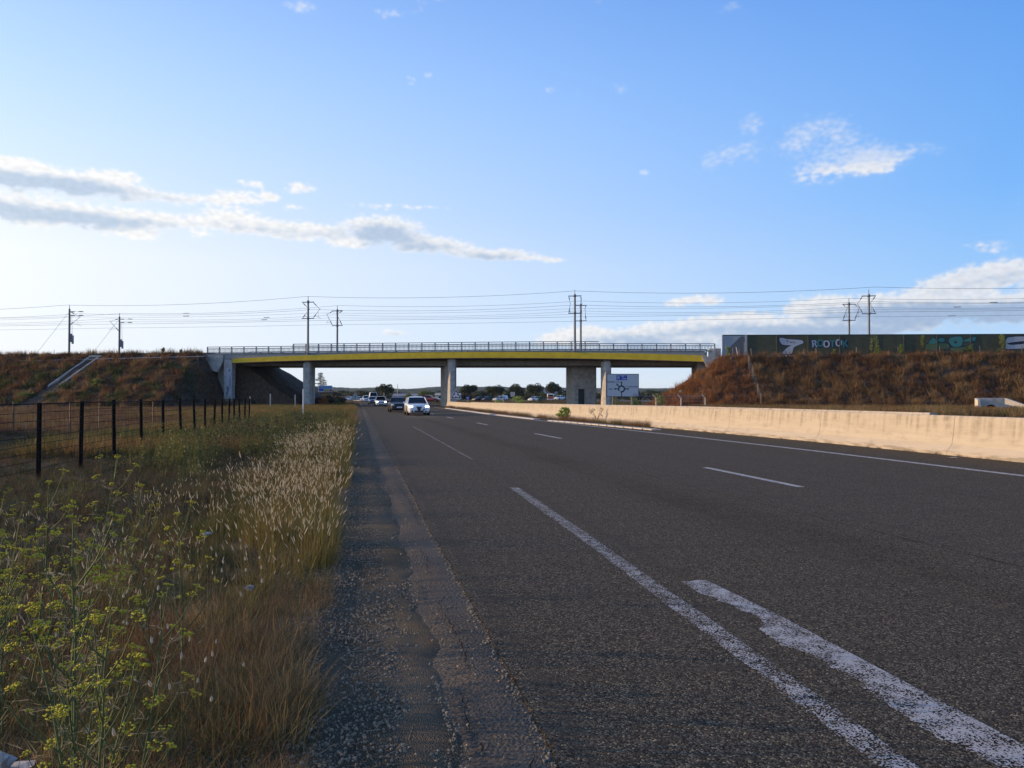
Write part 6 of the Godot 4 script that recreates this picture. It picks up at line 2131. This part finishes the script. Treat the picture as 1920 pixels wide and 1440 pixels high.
	for k in 2:   # low growth filling the fenced ground and the dip before it
		tag(scatter("low_growth", [dry[2], green[0]][k], [9000, 8000][k], func(_i):
			var z := -1.5 - pow(R(0, 1), 1.1) * 36.0
			var x := -1.7 - pow(R(0, 1), 1.1) * (5.0 - z * 0.55)
			var c: Color = [UMBER, Color(0.13, 0.085, 0.042), DEEP, GREEN, OLIVE][int(R(0, 4.99))]
			return [put_at(x, z, 0.6, 1.15 if k == 0 else 0.7), vary(c)]), ["low matted grass on the ground along the black fence", "low green growth on the ground along the black fence"][k], "grass")
	# verge beyond, up to and past the bridge
	for k in 2:
		tag(scatter("verge_grass", coarse[k], 5200, func(_i):
			var z := -22.0 - pow(R(0, 1), 1.2) * 120.0
			var x := R(-9.0, -0.25) if z > -60.0 else R(-16.0, -0.3)
			if x > -0.6 and R(0, 1) < 0.5:
				return null
			var g := pn(x, z, 3.2, 60.0)
			var c := mix3(Color(0.24, 0.135, 0.05), Color(0.15, 0.125, 0.035), Color(0.085, 0.10, 0.022), clampf(g + 0.2 * sin(z * 0.4) + 0.15 * smoothstep(-1.0, -3.0, x) - 0.1, 0.0, 1.0))
			return [put_at(x, z, 0.5, 1.0), vary(c)]), ["dry and green grass on the verge towards the bridge", "longer grass on the verge towards the bridge"][k], "grass")
	# field behind the fence
	for k in 2:
		tag(scatter("field_grass", coarse[k], 10500, func(_i):
			var z := -4.0 - pow(R(0, 1), 1.2) * 112.0
			var x := -3.4 - pow(R(0, 1), 0.85) * (20.0 + -z * 0.55)
			if to_rail(x, z).y > -11.0:
				return null
			var g := pn(x, z, 2.6, 20.0)
			var c := mix3(UMBER, RUST.lerp(UMBER, 0.4), STRAW.lerp(OLIVE, 0.4), g)
			var low := 0.3 + 0.7 * smoothstep(-24.0, -40.0, z)
			return [put_at(x, z, 0.40 * low, 0.8 * low), vary(c)]), ["dry brown grass over the fenced field", "longer dry grass over the fenced field"][k], "grass")
	# the banks
	for k in 3:
		tag(scatter("bank_grass", shaggy[k], 11500, func(i: int):
			var right := i % 2 == 0
			var a := R(14.0, 100.0) if right else R(-135.0, -33.0)
			var w := R(-14.0, 0.4)
			if R(0, 1) < 0.12:
				w = R(-14.0, 16.0)
			var h := bank(a, w)
			if h < -0.1 or (w > -0.6 and a > -46.5 and a < 32.5 and R(0, 1) < 0.93):
				return null
			if not right and absf(a - (-65.0 + (w + 2.2) * 0.215)) < 1.3 and w < -1.8:
				return null
			if w > 0.3 and (a > 30.0 or a < -45.0):
				return null
			if w > -1.0 and R(0, 1) < 0.7:
				return null
			var big := lerpf(0.45, 1.35, pn(a, w, 11.0, 33.0))
			var t := clump(0.5 * big, 1.05 * big)
			t.basis = Basis.from_euler(Vector3(R(-0.2, 0.2), 0, R(-0.2, 0.2))) * t.basis
			t.origin = rail(a, h - 0.05, w)
			var g := pn(a, w, 4.0, 70.0)
			var c := mix3(Color(0.10, 0.062, 0.034), Color(0.17, 0.09, 0.04), Color(0.27, 0.185, 0.085), clampf(g * 0.8 + R(-0.25, 0.45), 0.0, 1.0))
			if right and a < 33.0:
				c = c.lerp(Color(0.27, 0.115, 0.045), 0.6)
			if not right and pn(a, w, 5.0, 11.0) > 0.72 and w < -4.0:
				c = Color(0.07, 0.085, 0.022)
			return [t, vary(c)]), ["shaggy dry brown grass on the banks", "long russet grass on the banks", "matted low grass on the banks"][k], "grass")
	# weeds along the foot of the barrier
	tag(scatter("barrier_weeds", dry[1], 2600, func(_i):
		var z := -37.0 - R(0, 1) * 72.0
		var x := barrier_x(z) + R(-0.85, 0.02) * clampf((-37.0 - z) / 8.0, 0.15, 1.0)
		var t := clump(0.45, 1.0)
		t.origin = Vector3(x, 0.0, z)
		if pn(x, z, 4.0, 3.0) < R(0.0, 0.6):
			return null
		return [t, vary(mix3(RUST, STRAW.lerp(RUST, 0.6), OLIVE, pn(0.0, z, 6.0, 12.0)))]), "rusty dry weeds growing along the foot of the barrier", "weeds")
	tag(scatter("barrier_weeds", green[0], 500, func(_i):
		var z := -15.5 - R(0, 1) * 26.0
		var t := clump(0.12, 0.35)
		t.origin = Vector3(barrier_x(z) - R(-0.02, 0.1), 0.0, z)
		if R(0, 1) < 0.72:
			return null
		return [t, vary(UMBER)]), "tiny dry tufts in the joint below the near barrier", "weeds")
	# grass island beyond the barrier and by the roundabout
	tag(scatter("island_grass", shaggy[2], 3600, func(_i):
		var z := -112.0 - R(0, 1) * 150.0
		var x := R(14.5, 70.0) if R(0, 1) < 0.75 else R(-30.0, 0.0)
		var t := clump(0.5, 1.0)
		t.origin = Vector3(x, -0.1, z)
		return [t, vary(mix3(STRAW.lerp(OLIVE, 0.4), OLIVE, RUST, pn(x, z, 1.5, 2.0)))]), "dry grass on the islands around the roundabout", "grass")
	tag(scatter("foot_grass", shaggy[0], 7000, func(_i):
		var a := R(24.0, 95.0)
		var w := R(-48.0, -10.5)
		var p := rail(a, 0, w)
		if p.x < 30.0 or absf(a - 55.9) < 2.4 and w < -19.0 and w > -24.5:
			return null
		var t := clump(0.5, 0.95)
		t.origin = rail(a, -0.1, w)
		return [t, vary(mix3(STRAW, STRAW.lerp(OLIVE, 0.6), RUST, pn(a, w, 3.0, 9.0)))]), "straw coloured grass along the foot of the right bank", "grass")
	# straw lying on the gravel
	var st := MB.new()
	rng.seed = 320
	for k in 170:
		var z := -2.5 - pow(R(0, 1), 1.6) * 9.0
		var x := -0.45 + pow(R(0, 1), 2.0) * 0.8
		var an := R(0, TAU)
		var ln := R(0.02, 0.085)
		var c := Vector3(x, -0.03 + R(0.0, 0.012), z)
		var d := Vector3(cos(an), R(-0.08, 0.12), sin(an)) * ln
		st.rod(c - d, c + d, 0.0009, 3)
	var so := part(self, "straw_litter", st.done(), M.seed)
	so.set_meta("kind", "stuff")
	tag(so, "bits of dry straw lying over the gravel verge", "straw")
	# rubble under the right end of the bridge
	var rb := scatter("rubble", rock(7), 300, func(_i):
		var a := R(15.0, 31.0)
		var w := R(-5.0, 5.0)
		var h := bank(a, w)
		if h < 0.3 or (w < -2.5 and a > 25.0):
			return null
		var s := 0.10 + pow(R(0, 1), 3.0) * 0.35
		return [Transform3D(Basis.from_euler(Vector3(R(0, TAU), R(0, TAU), 0)).scaled(Vector3(s, s * 0.6, s)), rail(a, h + 0.02, w)), Color(0.26, 0.26, 0.24) * R(0.6, 1.2)])
	rb.material_override = M.stone
	tag(rb, "pale rubble scattered over the dark slope under the right end of the bridge", "rubble")

func build_fennel() -> void:
	var protos: Array = []
	for v in 4:
		rng.seed = 400 + v
		var t := thing("fennel_plant", "tall wild fennel stalk with small yellow flower umbels in the shaded verge", "plant", Transform3D(), "wild fennel in the verge")
		var H := [1.02, 0.86, 1.1, 0.72][v] as float
		var b := MB.new()
		var fl := MB.new()
		var lf := MB.new()
		var main := PackedVector3Array()
		var sx := R(-0.10, 0.10)
		var sz := R(-0.10, 0.10)
		for k in 7:
			var f := k / 6.0
			main.append(Vector3(sx * f * f + R(-0.006, 0.006), H * f - 0.04, sz * f * f + R(-0.006, 0.006)))
		b.tube(main, 0.0058, 0.0024, 5)
		var tips := [[main[6], Vector3(sx, 1.0, sz).normalized()]]
		var nb := [9, 7, 10, 6][v] as int
		for k in nb:
			var f := lerpf(0.28, 0.93, k / float(nb))
			var p := main[int(f * 6.0)].lerp(main[mini(int(f * 6.0) + 1, 6)], f * 6.0 - int(f * 6.0))
			var an := k * 2.4 + R(-0.4, 0.4)
			var ln := lerpf(0.34, 0.12, f) * R(0.8, 1.3)
			var d := Vector3(cos(an), 0, sin(an))
			var q := PackedVector3Array([p, p + d * ln * 0.35 + Vector3.UP * ln * 0.45, p + d * ln * 0.62 + Vector3.UP * ln * 1.05])
			b.tube(q, 0.0036, 0.0016, 4)
			tips.append([q[2], (q[2] - q[1]).normalized()])
			if R(0, 1) < 0.75:
				var e := q[1] + Vector3(R(-0.06, 0.06), R(0.06, 0.14), R(-0.06, 0.06))
				b.tube(PackedVector3Array([q[1], e]), 0.0018, 0.0012, 3)
				tips.append([e, Vector3.UP])
			for j in 2:   # feathery leaf threads at the joint
				var o := p + Vector3(0, -0.02, 0)
				var dir := Vector3(cos(an + j * 1.3), R(0.15, 0.7), sin(an + j * 1.3)).normalized()
				for m in 8:
					var s0 := o + dir * R(0.01, 0.13)
					var dd := (dir + Vector3(R(-1, 1), R(-0.5, 0.7), R(-1, 1)) * 0.9).normalized() * R(0.025, 0.075)
					var sd := dd.cross(Vector3(R(-1, 1), R(-1, 1), R(-1, 1))).normalized() * 0.0011
					lf.tri(s0 - sd, s0 + sd, s0 + dd)
		part(t, "stem", b.done(), M.fennel_stem)
		part(t, "leaves", lf.done(), M.fennel_leaf)
		for tp in tips:
			fl = MB.new()
			var o: Vector3 = tp[0]
			var up: Vector3 = tp[1]
			var rays := rng.randi_range(9, 14)
			var ls := R(0.018, 0.038)
			for k in rays:
				var an := TAU * k / rays + R(-0.25, 0.25)
				var rad := R(0.35, 1.0)
				var sd := up.cross(Vector3(cos(an), 0.1, sin(an))).normalized()
				var e := o + (up * 0.8 + sd * rad).normalized() * ls
				var w := sd.cross(up).normalized() * 0.0007
				fl.tri(o - w, o + w, e)
				for m in 2:
					var c := e + Vector3(R(-1, 1), R(-0.3, 0.6), R(-1, 1)) * 0.004
					var s := R(0.0034, 0.0062)
					var px := [Vector3(s, 0, 0), Vector3(0, 0, s), Vector3(-s, 0, 0), Vector3(0, 0, -s)]
					for n in 4:
						fl.to(c + px[n], c + px[(n + 1) % 4], c + Vector3(0, s * 0.7, 0), c)
						fl.to(c + px[n], c + px[(n + 1) % 4], c - Vector3(0, s * 0.7, 0), c)
			part(t, "flower_umbel", fl.done(), M.fennel_flower)
		protos.append(t)
	rng.seed = 440
	var spots := []
	for k in 36:
		var z := -2.5 - pow(R(0, 1), 1.2) * 5.0
		var cx := (-0.66 + 0.26 * pow(R(0, 1), 1.3)) * -z * 0.98   # spread through the left of the verge
		spots.append(Vector3(cx - z * 0.0 + z * -0.19, 0, z))
	for k in spots.size():
		var p: Vector3 = spots[k]
		p.x = minf(p.x, -0.75)
		var xf := Transform3D(Basis.from_euler(Vector3(R(-0.16, 0.16), R(0, TAU), R(-0.16, 0.16))).scaled(Vector3.ONE * R(0.72, 1.08)), Vector3(p.x, field_h(p.x, p.z), p.z))
		if k < 4:
			protos[k].transform = xf
		else:
			dup(protos[k % 4], xf)

func crumpled(sd: int, r: Vector3) -> ArrayMesh:
	var b := MB.new()
	var f := fnl(FastNoiseLite.TYPE_SIMPLEX, 1.6, sd, 3)
	var pts := []
	var nl := 12
	var nm := 18
	for j in nl + 1:
		for k in nm:
			var th := PI * j / nl
			var ph := TAU * k / nm
			var d := Vector3(sin(th) * cos(ph), cos(th), sin(th) * sin(ph))
			pts.append(d * r * (1.0 + 1.1 * f.get_noise_3dv(d * 1.6)))
	for j in nl:
		for k in nm:
			var a := j * nm + k
			var e := j * nm + (k + 1) % nm
			b.qo(pts[a], pts[e], pts[e + nm], pts[a + nm], Vector3.ZERO)
	return b.done()

func build_litter() -> void:
	for q in [[-1.40, 0.03, -3.42, Vector3(0.13, 0.075, 0.07), "crumpled white plastic bag lying in the grass at the lower left corner"], [-0.80, 0.06, -6.3, Vector3(0.03, 0.016, 0.02), "small white scrap of litter in the russet grass by the gravel"], [-1.45, 0.16, -8.25, Vector3(0.045, 0.012, 0.03), "small pale scrap of litter in the dark weeds"], [-0.565, -0.02, -3.33, Vector3(0.04, 0.012, 0.03), "white scrap of paper at the bottom edge of the verge"], [14.3, 0.0, -17.2, Vector3(0.10, 0.012, 0.05), "flat pale scrap on the asphalt beside the barrier"]]:
		tag(part(self, "litter", crumpled(int(q[2] * -10.0), q[3]), M.scrap, at(q[0], q[1], q[2])), q[4], "litter")

func _ready() -> void:
	build_camera_and_light()
	build_materials()
	build_ground()
	build_banks()
	build_bridge()
	build_overhead()
	build_wall()
	build_signs()
	build_cars()
	build_trees()
	build_grass()
	build_fennel()
	build_litter()
